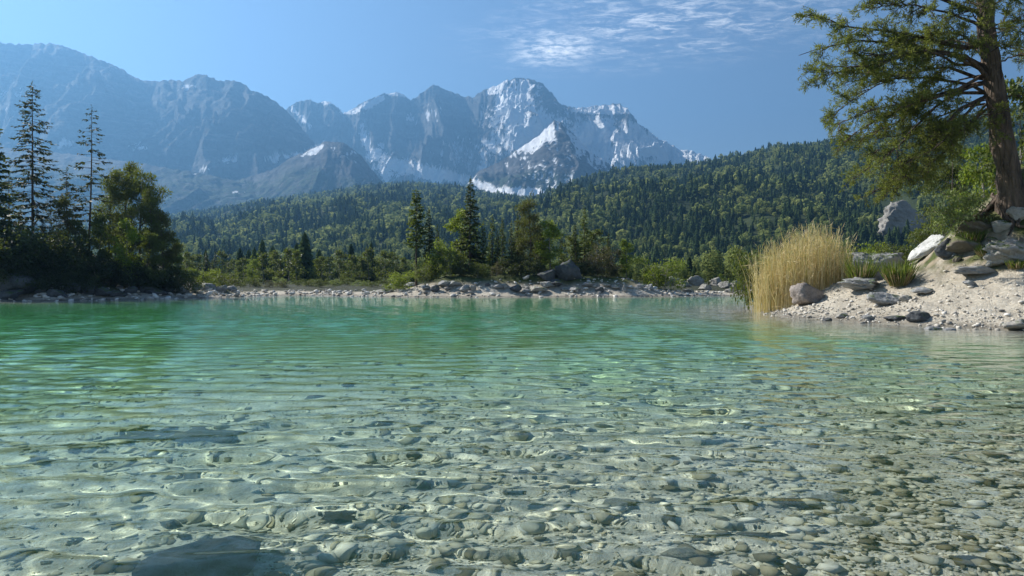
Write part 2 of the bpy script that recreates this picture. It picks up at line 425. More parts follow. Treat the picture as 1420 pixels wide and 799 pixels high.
# ------------------------------------------------------------------ the lake
def build_lake():
    r = 0.9 * np.exp(np.arange(0, 1400) * 0.0042)
    r = r[r < 170]
    az = np.radians(np.linspace(-65, 65, 1000))
    R, A = np.meshgrid(r, az, indexing='ij')
    X = R * np.sin(A); Y = R * np.cos(A) - 2.0
    rng = np.random.default_rng(4)
    Z = np.zeros_like(X); 
    dr = R * 0.0042
    calm = 1 - 0.75 * sstep(-7, 0.5, poly_sdf(X, Y, RIGHT_LAND))
    gust = np.clip(1 + 1.3 * fbm(X * 0.16, Y * 0.09, 77, 4), 0.35, 1.7)
    for i in range(76):
        lam = 0.085 * (0.85 / 0.085) ** (rng.random() ** 1.15)
        th = rng.normal(0, 0.36) + 0.08
        if rng.random() < 0.3: th = rng.normal(0.2, 0.9)
        k = 2 * math.pi / lam
        kx, ky = k * math.sin(th), k * math.cos(th)
        a = WAVE_SLOPE * lam / (2 * math.pi) * (lam / 0.5) ** 0.10 * rng.uniform(0.5, 1.3)
        vis = sstep(3.0, 6.5, lam / dr)
        wx = X + 0.25 * lam * gnoise(X / lam * 0.22, Y / lam * 0.22, 900 + i) * 3
        Z += a * vis * np.sin(kx * wx + ky * (Y + 0.2 * wx * 0) + rng.random() * 6.283)
    Z = Z * calm * gust
    far = sstep(9, 30, R)
    depth = np.clip(-ground_z(X, Y), 0, 6)
    V = np.stack([X, Y, Z], -1).reshape(-1, 3)
    t = NT('lake_water')
    p = t.pos()
    # ripples too small for the mesh far from the shore
    bm = t.math('ADD', t.noise(1.6, 3, 0.5, t.mapping(p, (0.55, 1.3, 1))), t.math('MULTIPLY', t.noise(4.5, 3, 0.5, t.mapping(p, (0.6, 1.3, 1), (0, 0, 0.2))), 0.4))
    bump = t.n('ShaderNodeBump'); t.l(bm, bump.inputs['Height']); bump.inputs['Distance'].default_value = 0.17
    t.l(t.math('MULTIPLY', t.attr('far'), 0.32), bump.inputs['Strength'])
    refr = t.n('ShaderNodeBsdfRefraction'); refr.inputs['IOR'].default_value = 1.333; refr.inputs['Roughness'].default_value = 0.0
    # the water body takes more of the red and some of the blue out of the light the deeper it is
    dep = t.math('MAXIMUM', t.math('SUBTRACT', t.attr('depth'), 0.12), 0.0)
    cc = t.n('ShaderNodeCombineXYZ')
    for i, kk in enumerate(WATER_ABSORB):
        t.l(t.math('EXPONENT', t.math('MULTIPLY', dep, -kk)), cc.inputs[i])
    t.l(cc.outputs[0], refr.inputs['Color'])
    gl = t.n('ShaderNodeBsdfGlossy'); gl.inputs['Roughness'].default_value = 0.03; gl.inputs['Color'].default_value = (1, 1, 1, 1)
    t.l(bump.outputs[0], gl.inputs['Normal'])
    t.l(bump.outputs[0], refr.inputs['Normal'])
    fr = t.n('ShaderNodeFresnel'); fr.inputs['IOR'].default_value = WATER_REFLECT_IOR
    t.l(bump.outputs[0], fr.inputs['Normal'])
    t.l(t.rng(t.attr('far'), 0.0, 1.0, WATER_REFLECT_IOR, 1.21), fr.inputs['IOR'])
    # fine chalk held in the lake water gives it a milky green body where it is deep
    chalk = t.n('ShaderNodeBsdfDiffuse'); chalk.inputs['Color'].default_value = CHALK
    body = t.n('ShaderNodeMixShader')
    t.l(t.math('ADD', t.math('MULTIPLY', t.math('SUBTRACT', 1.0, t.math('EXPONENT', t.math('MULTIPLY', dep, -0.45))), 0.32), 0.015), body.inputs[0])
    t.l(refr.outputs[0], body.inputs[1]); t.l(chalk.outputs[0], body.inputs[2])
    mx = t.n('ShaderNodeMixShader'); t.l(fr.outputs[0], mx.inputs[0]); t.l(body.outputs[0], mx.inputs[1]); t.l(gl.outputs[0], mx.inputs[2])
    t.l(mx.outputs[0], t.out.inputs['Surface'])
    o = mesh_np('lake_water', V, grid_faces(*X.shape), t.m, True, {'far': ('POINT', far.ravel()), 'depth': ('POINT', depth.ravel())})
    o['kind'] = 'structure'
    o.cycles.is_caustics_caster = True
    return o
CHALK = (0.105, 0.37, 0.16, 1)
WAVE_SLOPE = 0.0185
WATER_REFLECT_IOR = 1.16
WATER_ABSORB = (0.42, 0.095, 0.36)
lake = build_lake()
# ------------------------------------------------------------------ mountains and hills
def layer(crest, Yc, Yfoot, Yback, foot_py, nrow, px0, px1, step, p=1.35, amp=0.10, nscale=1/700., seed=1, jag=1.5, spur=0.0, warp=0.5, crest_dy=0.0, kink=34.0):
    """One mountain front: foot at Yfoot, crest line (photo columns/rows) at Yc, back side down to Yback. Returns X,Y,Z grids and the row/column each point shows at"""
    px = np.arange(px0, px1, step, dtype=float)
    cp = np.interp(px, [c[0] for c in crest], [c[1] for c in crest])
    cp = cp + fbm(px * 0.11, px * 0 + 3.7, seed + 90, 4, 0.6) * jag + np.abs(fbm(px * 0.31, px * 0 + 8.1, seed + 95, 3, 0.6)) * jag * -0.9
    t = np.concatenate([np.linspace(0, 1, nrow), np.linspace(1, 2, nrow // 5)[1:]])
    T, PX = np.meshgrid(t, px, indexing='ij')
    yc = Yc * (1 + crest_dy * fbm(PX * 0.006, PX * 0 + 1.3, seed + 50, 3))
    tt = np.clip(T, 0, 1); tb = np.clip(T - 1, 0, 1)
    Y = Yfoot + (yc - Yfoot) * tt + (Yback - yc) * tb
    X = (PX - CX) / F_PX * Y
    ws = PX + kink * fbm(PX * 0.012, T * 2.6, seed + 70, 4) * np.clip(1 - T, 0, 1) ** 0.7 * 2
    cw = np.interp(ws, px, cp)
    zc = CAM_H + (HY - cw) / F_PX * yc
    zf = CAM_H + (HY - foot_py) / F_PX * Yfoot
    base = zf + (zc - zf) * np.where(T <= 1, tt ** p, 1 - tb ** 1.2 * 0.9)
    wx = fbm(X * nscale * 0.8, Y * nscale * 0.8, seed + 3, 3) * warp; wy = fbm(X * nscale * 0.8, Y * nscale * 0.8, seed + 4, 3) * warp
    n = ridged(X * nscale + wx, Y * nscale * 0.6 + wy, seed, 8) - 0.38
    n = n + 0.36 * (ridged(X * nscale * 3.2 + wx * 3, Y * nscale * 1.1 + wy, seed + 60, 6, 0.6) - 0.38)
    env = np.clip(tt * 2.5, 0, 1) * (0.35 + 0.65 * np.clip((1 - tt) * 2.2, 0, 1)) * np.clip(1 - tb * 0.5, 0, 1)
    H = base + n * amp * (zc - zf).max() * env
    # bring each column's skyline back to the crest line
    el = ((H - CAM_H) / Y).max(0)
    target = (HY - cp) / F_PX
    H = CAM_H + (H - CAM_H) * (1 + (target / el - 1)[None, :] * sstep(0.15, 0.9, T))
    PY = HY - (H - CAM_H) / Y * F_PX
    return X, Y, H, PX, PY, T, n

SNOW_ZONES = [  # column, row, half-width, half-height, weight, tilt
    (712, 150, 28, 40, 0.9, 0.0), (735, 185, 38, 22, 1.25, -0.35), (740, 190, 26, 12, 0.8, -0.4), (690, 122, 14, 6, 1.6, -0.45), (722, 128, 16, 16, 0.55, 0), (715, 150, 14, 10, 0.9, 0),
    (838, 153, 38, 5, 1.5, 0.0), (825, 190, 30, 22, 1.25, -0.3), (880, 200, 28, 22, 1.3, 0.5), (905, 195, 14, 6, 0.9, -0.3), (925, 208, 44, 20, 1.15, 0.25), (962, 215, 26, 8, 1.1, 0.2),
    (850, 215, 60, 18, 0.7, 0.1), (860, 235, 60, 12, 0.35, 0.1),
    (488, 154, 10, 4, 1.8, 0), (510, 146, 10, 3.5, 1.5, -0.4), (525, 139, 8, 4, 1.5, -0.4), (548, 131, 18, 3, 0.8, 0.1), (455, 143, 10, 2.5, 1.0, 0),
    (507, 195, 6, 14, 0.9, -0.2), (520, 215, 8, 10, 1.3, 0.9), (548, 228, 22, 7, 1.3, 0.55), (578, 236, 26, 7, 1.6, 0.35), (615, 242, 34, 6, 1.4, 0.2), (535, 238, 18, 14, 0.7, 0.6),
    (678, 262, 16, 5, 1.6, 0.5), (720, 267, 42, 5, 1.7, 0.03), (770, 262, 30, 4, 0.6, -0.1), (668, 232, 8, 2.5, 1.5, -0.3),
    (438, 208, 14, 4, 1.3, -0.5), (405, 217, 30, 5, 0.5, -0.1), (480, 215, 14, 8, 0.5, 0.3), (420, 165, 16, 3, 0.6, 0.9), (410, 155, 8, 3, 0.8, 0.9), (262, 122, 9, 4, 0.7, -0.4),
    (280, 235, 14, 5, 0.5, -0.2), (330, 268, 8, 3, 0.7, 0), (320, 222, 16, 4, 0.5, 0), (195, 205, 14, 4, 0.5, 0), (95, 200, 30, 7, 0.5, 0), (20, 130, 30, 5, 0.45, 0), (20, 150, 30, 3, 0.35, 0), (600, 160, 12, 10, 0.35, 0), (640, 215, 30, 20, 0.3, 0),
    (570, 165, 12, 6, 0.4, 0.3), (680, 205, 16, 18, 0.5, 0.5), (760, 235, 60, 20, 0.22, 0),
]
def snow_field(PX, PY):
    s = np.zeros_like(PX)
    for (cx, cy, a, b, w, tl) in SNOW_ZONES:
        u = PX - cx; v = PY - cy
        c, n = math.cos(tl), math.sin(tl)
        q = ((u * c + v * n) / a) ** 2 + ((-u * n + v * c) / b) ** 2
        s = np.maximum(s, w * np.exp(-q * 0.8))
    return s
def hump(a, b):
    return a, b
def build_mountains():
    crestB = [(330, 190), (380, 165), (400, 151), (412, 143), (425, 139), (440, 143), (458, 142), (470, 150), (477, 158), (486, 154), (495, 148), (510, 140), (528, 133), (546, 129), (560, 131), (570, 141), (578, 136), (590, 126), (601, 118), (612, 121), (630, 130), (645, 136), (658, 135), (670, 127), (688, 120), (703, 112), (718, 109), (740, 111), (752, 118), (766, 131), (776, 144), (792, 149), (810, 150), (832, 146), (860, 145), (870, 152), (884, 170), (900, 183), (918, 196), (940, 206), (965, 213), (990, 221), (1030, 236), (1100, 260), (1200, 280)]
    crestA = [(-420, 40), (-200, 50), (-60, 58), (0, 61), (25, 63), (50, 61), (80, 63), (100, 69), (118, 76), (140, 84), (165, 94), (180, 103), (195, 111), (210, 114), (240, 112), (258, 113), (268, 107), (276, 103), (288, 107), (305, 114), (325, 112), (338, 117), (350, 127), (372, 135), (388, 146), (400, 156), (412, 170), (430, 192), (450, 215), (470, 240), (500, 270), (560, 300)]
    crestC = [(180, 300), (235, 283), (290, 262), (340, 248), (380, 235), (400, 222), (430, 208), (455, 196), (480, 200), (500, 215), (520, 240), (535, 258), (560, 290)]
    crestD = [(600, 290), (640, 262), (662, 240), (690, 226), (720, 207), (750, 186), (768, 168), (780, 172), (800, 192), (820, 212), (850, 232), (900, 246), (950, 262), (1000, 290)]
    crestE = [(-420, 180), (-100, 195), (0, 205), (100, 215), (190, 226), (260, 238), (330, 252), (400, 268), (480, 290)]
    Vs, Fs, Ss, Hs, off = [], [], [], [], 0
    specs = [
        dict(crest=crestA, Yc=3900, Yfoot=3000, Yback=4700, foot_py=330, nrow=230, px0=-420, px1=560, step=2.0, p=0.95, amp=0.20, nscale=1/560., seed=11, jag=3.0, crest_dy=0.05),
        dict(crest=crestB, Yc=4900, Yfoot=3800, Yback=5800, foot_py=330, nrow=420, px0=330, px1=1200, step=1.1, p=1.0, amp=0.30, nscale=1/520., seed=23, jag=3.0, crest_dy=0.06),
        dict(crest=crestC, Yc=3000, Yfoot=2500, Yback=3700, foot_py=335, nrow=180, px0=180, px1=560, step=1.4, p=0.9, amp=0.14, nscale=1/420., seed=37, jag=2.0),
        dict(crest=crestD, Yc=3300, Yfoot=2650, Yback=4300, foot_py=320, nrow=200, px0=600, px1=1000, step=1.4, p=0.9, amp=0.14, nscale=1/420., seed=41, jag=2.0),
        dict(crest=crestE, Yc=2900, Yfoot=2350, Yback=3600, foot_py=340, nrow=150, px0=-420, px1=480, step=2.4, p=0.9, amp=0.12, nscale=1/420., seed=53, jag=2.0),
    ]
    for i, sp in enumerate(specs):
        X, Y, H, PX, PY, T, n = layer(**sp)
        gy, gx = np.gradient(H)
        lap = np.gradient(gy, axis=0) + np.gradient(gx, axis=1)
        conc = np.clip(lap / (np.abs(lap).mean() * 3 + 1e-6), -1, 1)
        z = snow_field(PX, PY)
        tex = ridged(X / 90., Y / 260., 300 + i, 5, 0.6); tex2 = fbm(X / 35., H / 35., 310 + i, 4, 0.6)
        gain = 1.15 if i == 1 else 1.0
        snow = sstep(0.43, 0.53, z * gain + conc * 0.30 * (z > 0.08) + (tex - 0.45) * 0.55 * (z > 0.05) + tex2 * 0.38 * (z > 0.05) + (0.10 if i == 1 else 0.03))
        wood = sstep(20, 0, PY - (255 + 12 * fbm(PX * 0.02, PY * 0.02, 8, 3)) + 40) * 0
        low = sstep(0.0, 1.0, (PY - (225 if i in (2, 4) else 235) + 30 * fbm(X / 200., H / 160., 400 + i, 4)) / 30.0)
        Vs.append(np.stack([X, Y, H], -1).reshape(-1, 3)); Fs.append(grid_faces(*X.shape) + off); off += X.size
        Ss.append(snow.ravel()); Hs.append(low.ravel())
    t = NT('mountain_rock')
    p = t.pos()
    st = t.mapping(p, (1, 1, 2.2), (0.25, -0.35, 0))
    n = t.noise(0.006, 9, 0.65, st); f = t.noise(0.03, 7, 0.7, p)
    m = t.math('ADD', t.math('MULTIPLY', n, 0.6), t.math('MULTIPLY', f, 0.4))
    rock = t.ramp(m, [(0.36, (0.05, 0.053, 0.057)), (0.52, (0.095, 0.095, 0.095)), (0.66, (0.18, 0.175, 0.17))])
    zz = t.n('ShaderNodeSeparateXYZ'); t.l(p, zz.inputs[0])
    band = t.noise(0.022, 5, 0.7, t.mapping(p, (0.12, 0.12, 1.0), (0.22, -0.16, 0)))
    rock = t.mix(t.rng(band, 0.50, 0.60, 0, 0.55), rock, (0.045, 0.047, 0.05))
    rock = t.mix(t.rng(band, 0.44, 0.36, 0, 0.5), rock, (0.21, 0.205, 0.20))
    green = t.ramp(t.noise(0.05, 6, 0.7, p), [(0.35, (0.020, 0.035, 0.020)), (0.7, (0.055, 0.08, 0.035))])
    col = t.mix(t.math('MULTIPLY', t.attr('wooded'), t.rng(f, 0.38, 0.5)), rock, green)
    col = t.mix(t.attr('snow'), col, (0.86, 0.88, 0.90))
    t.bsdf(col, 0.9, t.bump(t.math('ADD', f, t.math('MULTIPLY', band, 0.6)), 1.0, 22.0), 0.1)
    o = mesh_np('mountains', np.concatenate(Vs), np.concatenate(Fs), t.m, True, {'snow': ('POINT', np.concatenate(Ss)), 'wooded': ('POINT', np.concatenate(Hs))})
    o['kind'] = 'structure'
build_mountains()

HILLS = []
def build_hills():
    crestL = [(-420, 330), (-100, 325), (100, 318), (200, 312), (250, 298), (300, 292), (350, 284), (400, 275), (450, 270), (500, 261), (560, 256), (620, 260), (680, 270), (740, 279), (800, 285), (900, 300), (1000, 320)]
    crestR = [(560, 350), (640, 320), (700, 292), (745, 275), (790, 259), (830, 244), (870, 237), (910, 235), (950, 232), (985, 227), (1010, 220), (1040, 214), (1075, 206), (1110, 203), (1150, 201), (1200, 192), (1260, 180), (1320, 168), (1420, 150), (1600, 130), (1850, 110)]
    crestN = [(-420, 384), (0, 384), (250, 387), (330, 386), (420, 384), (480, 383), (560, 384), (640, 386), (700, 386), (760, 386), (860, 385), (960, 384), (1050, 382), (1300, 372), (1850, 360)]
    Vs, Fs, off = [], [], 0
    for k, sp in enumerate([
        dict(crest=crestL, Yc=2250, Yfoot=420, Yback=2700, foot_py=391, nrow=180, px0=-420, px1=1000, step=5, p=1.0, amp=0.12, nscale=1/330., seed=61, jag=1.0, warp=0.3),
        dict(crest=crestR, Yc=1600, Yfoot=360, Yback=2200, foot_py=391, nrow=150, px0=560, px1=1850, step=5, p=1.05, amp=0.10, nscale=1/260., seed=67, jag=1.0, warp=0.3),
        dict(crest=crestN, Yc=420, Yfoot=120, Yback=520, foot_py=393, nrow=60, px0=-420, px1=1850, step=6, p=1.0, amp=0.06, nscale=1/90., seed=71, jag=0.5, warp=0.3)]):
        X, Y, H, PX, PY, T, n = layer(**sp)
        HILLS.append((X, Y, H, PX, PY, T))
        Vs.append(np.stack([X, Y, H], -1).reshape(-1, 3)); Fs.append(grid_faces(*X.shape) + off); off += X.size
    t = NT('hill_floor')
    p = t.pos()
    col = t.ramp(t.noise(0.05, 6, 0.65, p), [(0.35, (0.018, 0.026, 0.014)), (0.7, (0.05, 0.065, 0.025))])
    t.bsdf(col, 0.95, None, 0.05)
    o = mesh_np('hills', np.concatenate(Vs), np.concatenate(Fs), t.m, True)
    o['kind'] = 'structure'
build_hills()

# ------------------------------------------------------------------ the air of the valley
def build_haze():
    x0, x1, y0, y1, z0, z1 = -5200, 5200, -300, 6600, -12, 1560
    v = [(x0, y0, z0), (x1, y0, z0), (x1, y1, z0), (x0, y1, z0), (x0, y0, z1), (x1, y0, z1), (x1, y1, z1), (x0, y1, z1)]
    f = [(0, 3, 2, 1), (4, 5, 6, 7), (0, 1, 5, 4), (1, 2, 6, 5), (2, 3, 7, 6), (3, 0, 4, 7)]
    t = NT('haze')
    pv = t.n('ShaderNodeVolumePrincipled')
    pv.inputs['Color'].default_value = HAZE_COLOR
    pv.inputs['Absorption Color'].default_value = (0, 0, 0, 1)
    pv.inputs['Density'].default_value = HAZE_DENSITY
    pv.inputs['Anisotropy'].default_value = HAZE_ANISO
    t.l(pv.outputs[0], t.out.inputs['Volume'])
    o = mesh_np('haze', np.array(v), np.array(f), t.m, False)
    o['kind'] = 'stuff'
HAZE_COLOR = (0.165, 0.385, 0.70, 1)
HAZE_DENSITY = 0.00018
HAZE_ANISO = 0.45
build_haze()
# ------------------------------------------------------------------ vegetation builders (all return local meshes with the base at z = 0)
class Geo:
    def __init__(self): self.v = []; self.q = []; self.t = []; self.a = []; self.n = 0
    def add(self, v, q=None, t=None, tint=0.5):
        v = np.asarray(v, float).reshape(-1, 3)
        if q is not None and len(q): self.q.append(np.asarray(q, int) + self.n)
        if t is not None and len(t): self.t.append(np.asarray(t, int) + self.n)
        self.v.append(v); self.n += len(v)
        self.a.append(np.broadcast_to(np.asarray(tint, float), (len(v),)) if np.ndim(tint) == 0 else np.asarray(tint, float))
    def mesh(self, name, mat, smooth=True, parent=None, link=True):
        fl = ([np.concatenate(self.q)] if self.q else []) + ([np.concatenate(self.t)] if self.t else [])
        return mesh_np(name, np.concatenate(self.v), fl, mat, smooth, {'tint': ('POINT', np.concatenate(self.a))}, parent, link=link)
def unit(a): return a / np.maximum(np.linalg.norm(a, axis=-1, keepdims=True), 1e-9)
def tube(g, pts, rad, sides=6, tint=0.5, wob=0.0, rng=None):
    pts = np.asarray(pts, float); rad = np.asarray(rad, float); n = len(pts)
    d = unit(np.gradient(pts, axis=0))
    ref = np.where(np.abs(d[:, 2:3]) > 0.9, np.array([[1.0, 0, 0]]), np.array([[0, 0, 1.0]]))
    s = unit(np.cross(d, ref)); u = np.cross(s, d)
    a = np.arange(sides) / sides * 2 * math.pi
    rr = rad[:, None] * (1 + (rng.normal(0, wob, (n, sides)) if wob else 0))
    v = pts[:, None] + rr[..., None] * (np.cos(a)[None, :, None] * s[:, None] + np.sin(a)[None, :, None] * u[:, None])
    q = []
    for i in range(n - 1):
        for k in range(sides):
            q.append((i * sides + k, i * sides + (k + 1) % sides, (i + 1) * sides + (k + 1) % sides, (i + 1) * sides + k))
    g.add(v, q, None, tint)
def cards(g, c, d, nrm, L, W, tint):
    """pointed leaf/needle-spray blades: base at c, along d"""
    c = np.asarray(c, float); d = unit(np.asarray(d, float)); n = len(c)
    s = unit(np.cross(d, nrm)); L = np.broadcast_to(L, (n,))[:, None]; W = np.broadcast_to(W, (n,))[:, None]
    up = np.cross(s, d)
    v = np.stack([c, c + d * L * 0.5 + s * W * 0.5 + up * L * 0.05, c + d * L, c + d * L * 0.5 - s * W * 0.5 + up * L * 0.05], 1)
    q = np.arange(n * 4).reshape(n, 4)
    g.add(v, q, None, np.repeat(np.broadcast_to(tint, (n,)), 4))

def make_conifer(seed, h, R, t0=0.08, gap=0.32, nb=6, droop=0.25, dens=1.0, spray=0.42, wide=0.34, shape=0.85, sparse=0.0, bend=0.1, upturn=0.15, trunk_r=None):
    rng = np.random.default_rng(seed)
    wood, leaf = Geo(), Geo()
    bx, by = rng.normal(0, bend, 2)
    def axis(z): t = z / h; return np.array([bx * math.sin(t * 2.6), by * math.sin(t * 2.1), z])
    tr = trunk_r or h * 0.0135
    zs = np.linspace(-0.5, h * 0.985, 14)
    tube(wood, [axis(z) for z in zs], [tr * (1 - 0.93 * max(z, 0) / h) * (1.25 if z < 0.3 else 1) for z in zs], 7, 0.5, 0.06, rng)
    z = h * t0
    while z < h * 0.985:
        t = (z - h * t0) / (h * (1 - t0))
        Lb = R * max((1 - t) ** shape, 0.0) * (0.55 + 0.45 * min(1, t * 6 + 0.5)) + 0.06
        for k in range(nb):
            if rng.random() < sparse: continue
            a = rng.uniform(0, 2 * math.pi); L = Lb * rng.uniform(0.55, 1.15)
            out = np.array([math.cos(a), math.sin(a), 0.0])
            ns = 7; s = np.linspace(0, 1, ns)
            rise = rng.uniform(0.0, 0.25) * (0.2 + t)
            P = axis(z + rng.uniform(-0.5, 0.5) * gap)[None] + out[None] * (L * s)[:, None]
            P[:, 2] += L * (rise * s - droop * s ** 1.6 * rng.uniform(0.6, 1.3) + upturn * s ** 4)
            side = np.array([-out[1], out[0], 0.0])
            P += side[None] * (rng.normal(0, 0.08) * L * s ** 2)[:, None]
            tube(wood, P, np.linspace(max(0.010, L * 0.016), 0.005, ns), 3)
            m = max(3, int(dens * L / 0.11))
            u = rng.uniform(0.18 if sparse < 0.3 else 0.3, 1.0, m) ** 0.8
            base = np.stack([np.interp(u, s, P[:, i]) for i in range(3)], 1)
            sg = rng.choice([-1, 1], m)
            dirv = out[None] * rng.uniform(0.35, 1.0, m)[:, None] + side[None] * (sg * rng.uniform(0.1, 1.0, m))[:, None] + np.array([0, 0, 1.0])[None] * rng.uniform(-0.75, 0.12, m)[:, None]
            ll = spray * (0.35 + 0.65 * (1 - u * 0.6)) * rng.uniform(0.6, 1.3, m) * min(1.0, 0.45 + L / R * 0.6)
            nr = np.array([0, 0, 1.0])[None] + rng.normal(0, 0.5, (m, 3))
            cards(leaf, base, dirv, nr, ll, ll * wide, np.clip(rng.normal(0.45, 0.16, m) + 0.25 * (u - 0.6) + rng.normal(0, 0.08), 0, 1))
        z += gap * rng.uniform(0.75, 1.25) * (1.1 - 0.45 * t)
    # leader
    m = 10; zz = np.linspace(h * 0.95, h, m)
    cards(leaf, np.array([axis(q) for q in zz]), np.stack([rng.normal(0, .5, m), rng.normal(0, .5, m), np.full(m, 0.9)], 1), rng.normal(0, 1, (m, 3)), spray * 0.5, spray * 0.14, 0.6)
    return wood, leaf

def make_broadleaf(seed, h, R, t0=0.25, nlimb=16, leaves=4500, lsize=0.16, spread=0.22, lean=0.15, trunk_r=None, shape='oval', needle=False, stems=1):
    rng = np.random.default_rng(seed)
    wood, leaf = Geo(), Geo()
    tips = []
    for st in range(stems):
        ox, oy = (rng.normal(0, R * 0.18, 2) if stems > 1 else (0, 0))
        dx, dy = rng.normal(0, lean * h * 0.3, 2) if stems == 1 else (ox * 2.2, oy * 2.2)
        hh = h * (1 if st == 0 else rng.uniform(0.7, 1.0))
        def ax(t, ox=ox, oy=oy, dx=dx, dy=dy, hh=hh): return np.array([ox + dx * t ** 1.5 + 0.03 * h * math.sin(5 * t + st), oy + dy * t ** 1.5, hh * t])
        tr = (trunk_r or h * 0.016) / (stems ** 0.5)
        ts = np.linspace(-0.05, 0.93, 10)
        tube(wood, [ax(max(t, 0)) - (np.array([0, 0, 0.4]) if t < 0 else 0) for t in ts], [tr * (1 - 0.9 * max(t, 0)) for t in ts], 6, 0.5, 0.05, rng)
        for i in range(max(3, nlimb // stems)):
            t = t0 + (0.95 - t0) * (i + rng.random()) / max(3, nlimb // stems)
            tt = (t - t0) / (1 - t0)
            if shape == 'oval': w = math.sin(math.pi * min(1, 0.22 + 0.74 * tt)) ** 0.8
            elif shape == 'cone': w = (1 - tt) ** 0.7 + 0.12
            else: w = math.sqrt(max(0, 1 - tt ** 2)) + 0.15
            a = rng.uniform(0, 6.283); L = R * w * rng.uniform(0.65, 1.15)
            p0 = ax(t); out = np.array([math.cos(a), math.sin(a), 0])
            s = np.linspace(0, 1, 6)
            P = p0[None] + out[None] * (L * s)[:, None]; P[:, 2] += L * (rng.uniform(0.2, 0.75) * s - 0.25 * s ** 2)
            tube(wood, P, np.linspace(max(0.012, tr * 0.35 * (1 - tt * .6)), 0.006, 6), 4)
            for u in (0.45, 0.7, 0.9, 1.0):
                q = np.array([np.interp(u, s, P[:, j]) for j in range(3)])
                tips.append((q, R * spread * rng.uniform(0.6, 1.25), 0.6 + 0.5 * u))
                for _ in range(2):
                    q2 = q + rng.normal(0, R * 0.17, 3) * np.array([1, 1, 0.8])
                    tube(wood, np.stack([q, (q + q2) / 2 + rng.normal(0, 0.02, 3), q2]), [0.010, 0.007, 0.004], 3)
                    tips.append((q2, R * spread * rng.uniform(0.45, 0.95), 0.7))
        tips.append((ax(0.97), R * spread * 0.8, 0.9))
    W = np.array([t[2] * t[1] ** 1.4 for t in tips]); W /= W.sum()
    idx = rng.choice(len(tips), leaves, p=W)
    c = np.array([t[0] for t in tips])[idx]; r = np.array([t[1] for t in tips])[idx]
    clump = rng.normal(0, 0.14, len(tips))[idx]
    off = rng.normal(0, 1, (leaves, 3)); off = unit(off) * (rng.random((leaves, 1)) ** 0.5)
    pos = c + off * r[:, None] * np.array([1.15, 1.15, 0.72])
    pos[:, 2] = np.maximum(pos[:, 2], 0.02)
    d = off + rng.normal(0, 0.6, (leaves, 3)) + np.array([0, 0, -0.15 if not needle else 0.35])
    ll = lsize * rng.uniform(0.6, 1.35, leaves)
    cards(leaf, pos, d, rng.normal(0, 1, (leaves, 3)) + np.array([0, 0, 0.6]), ll, ll * (0.30 if needle else 0.62), np.clip(0.5 + clump + rng.normal(0, 0.13, leaves), 0, 1))
    return wood, leaf

BARK = mat_bark('conifer_bark', (0.055, 0.042, 0.034), (0.15, 0.12, 0.10))
BARK_PALE = mat_bark('pale_bark', (0.13, 0.12, 0.10), (0.34, 0.32, 0.29))
BARK_PINE = mat_bark('pine_bark', (0.045, 0.037, 0.031), (0.17, 0.130, 0.10), 4)
L_SPRUCE = mat_leaf('spruce_needles', (0.018, 0.032, 0.013), (0.038, 0.062, 0.022), (0.075, 0.100, 0.032), 0.24)
L_SPARSE = mat_leaf('thin_spruce_needles', (0.030, 0.034, 0.022), (0.045, 0.056, 0.032), (0.080, 0.085, 0.050), 0.15)
L_PINE = mat_leaf('pine_needles', (0.036, 0.052, 0.014), (0.070, 0.090, 0.024), (0.13, 0.14, 0.042), 0.32)
L_PINE_BROWN = mat_leaf('dull_pine_needles', (0.042, 0.046, 0.018), (0.076, 0.078, 0.028), (0.135, 0.12, 0.05), 0.28)
L_BIRCH = mat_leaf('young_leaves', (0.085, 0.13, 0.016), (0.15, 0.21, 0.022), (0.24, 0.28, 0.045), 0.42)
L_LARCH = mat_leaf('larch_needles', (0.055, 0.085, 0.022), (0.085, 0.125, 0.030), (0.14, 0.18, 0.05), 0.35)
L_BUSH = mat_leaf('bush_leaves', (0.035, 0.055, 0.014), (0.065, 0.090, 0.022), (0.12, 0.13, 0.04), 0.3)
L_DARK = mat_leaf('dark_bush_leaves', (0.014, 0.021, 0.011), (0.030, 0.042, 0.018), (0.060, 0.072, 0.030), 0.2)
L_TWIG = mat_leaf('brown_bush_twigs', (0.060, 0.050, 0.026), (0.11, 0.085, 0.045), (0.16, 0.13, 0.065), 0.2)
L_PALE = mat_leaf('pale_bush_leaves', (0.12, 0.16, 0.06), (0.20, 0.25, 0.09), (0.30, 0.34, 0.15), 0.4)

PROTO = {}
def proto(key, fn, height, leafm, barkm, crown_name='crown', trunk_name='trunk'):
    w, l = fn
    PROTO[key] = (height, w.mesh(trunk_name, barkm, True, link=False).data, l.mesh(crown_name, leafm, False, link=False).data, trunk_name, crown_name)
proto('spruce_a', make_conifer(1, 10, 1.9, 0.05, 0.26, 7, 0.32, 2.4, 0.52, 0.46), 10, L_SPRUCE, BARK)
proto('spruce_b', make_conifer(2, 10, 1.5, 0.08, 0.26, 7, 0.22, 2.4, 0.48, 0.46, 0.95), 10, L_SPRUCE, BARK)
proto('spruce_thin', make_conifer(3, 9, 0.95, 0.10, 0.22, 6, 0.25, 2.6, 0.42, 0.48, 0.75), 9, L_SPRUCE, BARK)
proto('spruce_pale', make_conifer(9, 9, 1.25, 0.05, 0.26, 6, 0.25, 2.3, 0.46, 0.46, 0.7), 9, L_LARCH, BARK)
proto('spruce_gaunt', make_conifer(4, 15.5, 2.5, 0.16, 0.36, 6, 0.38, 2.0, 0.50, 0.36, 0.5, 0.15, 0.15, 0.20, 0.15), 15.5, L_SPARSE, BARK)
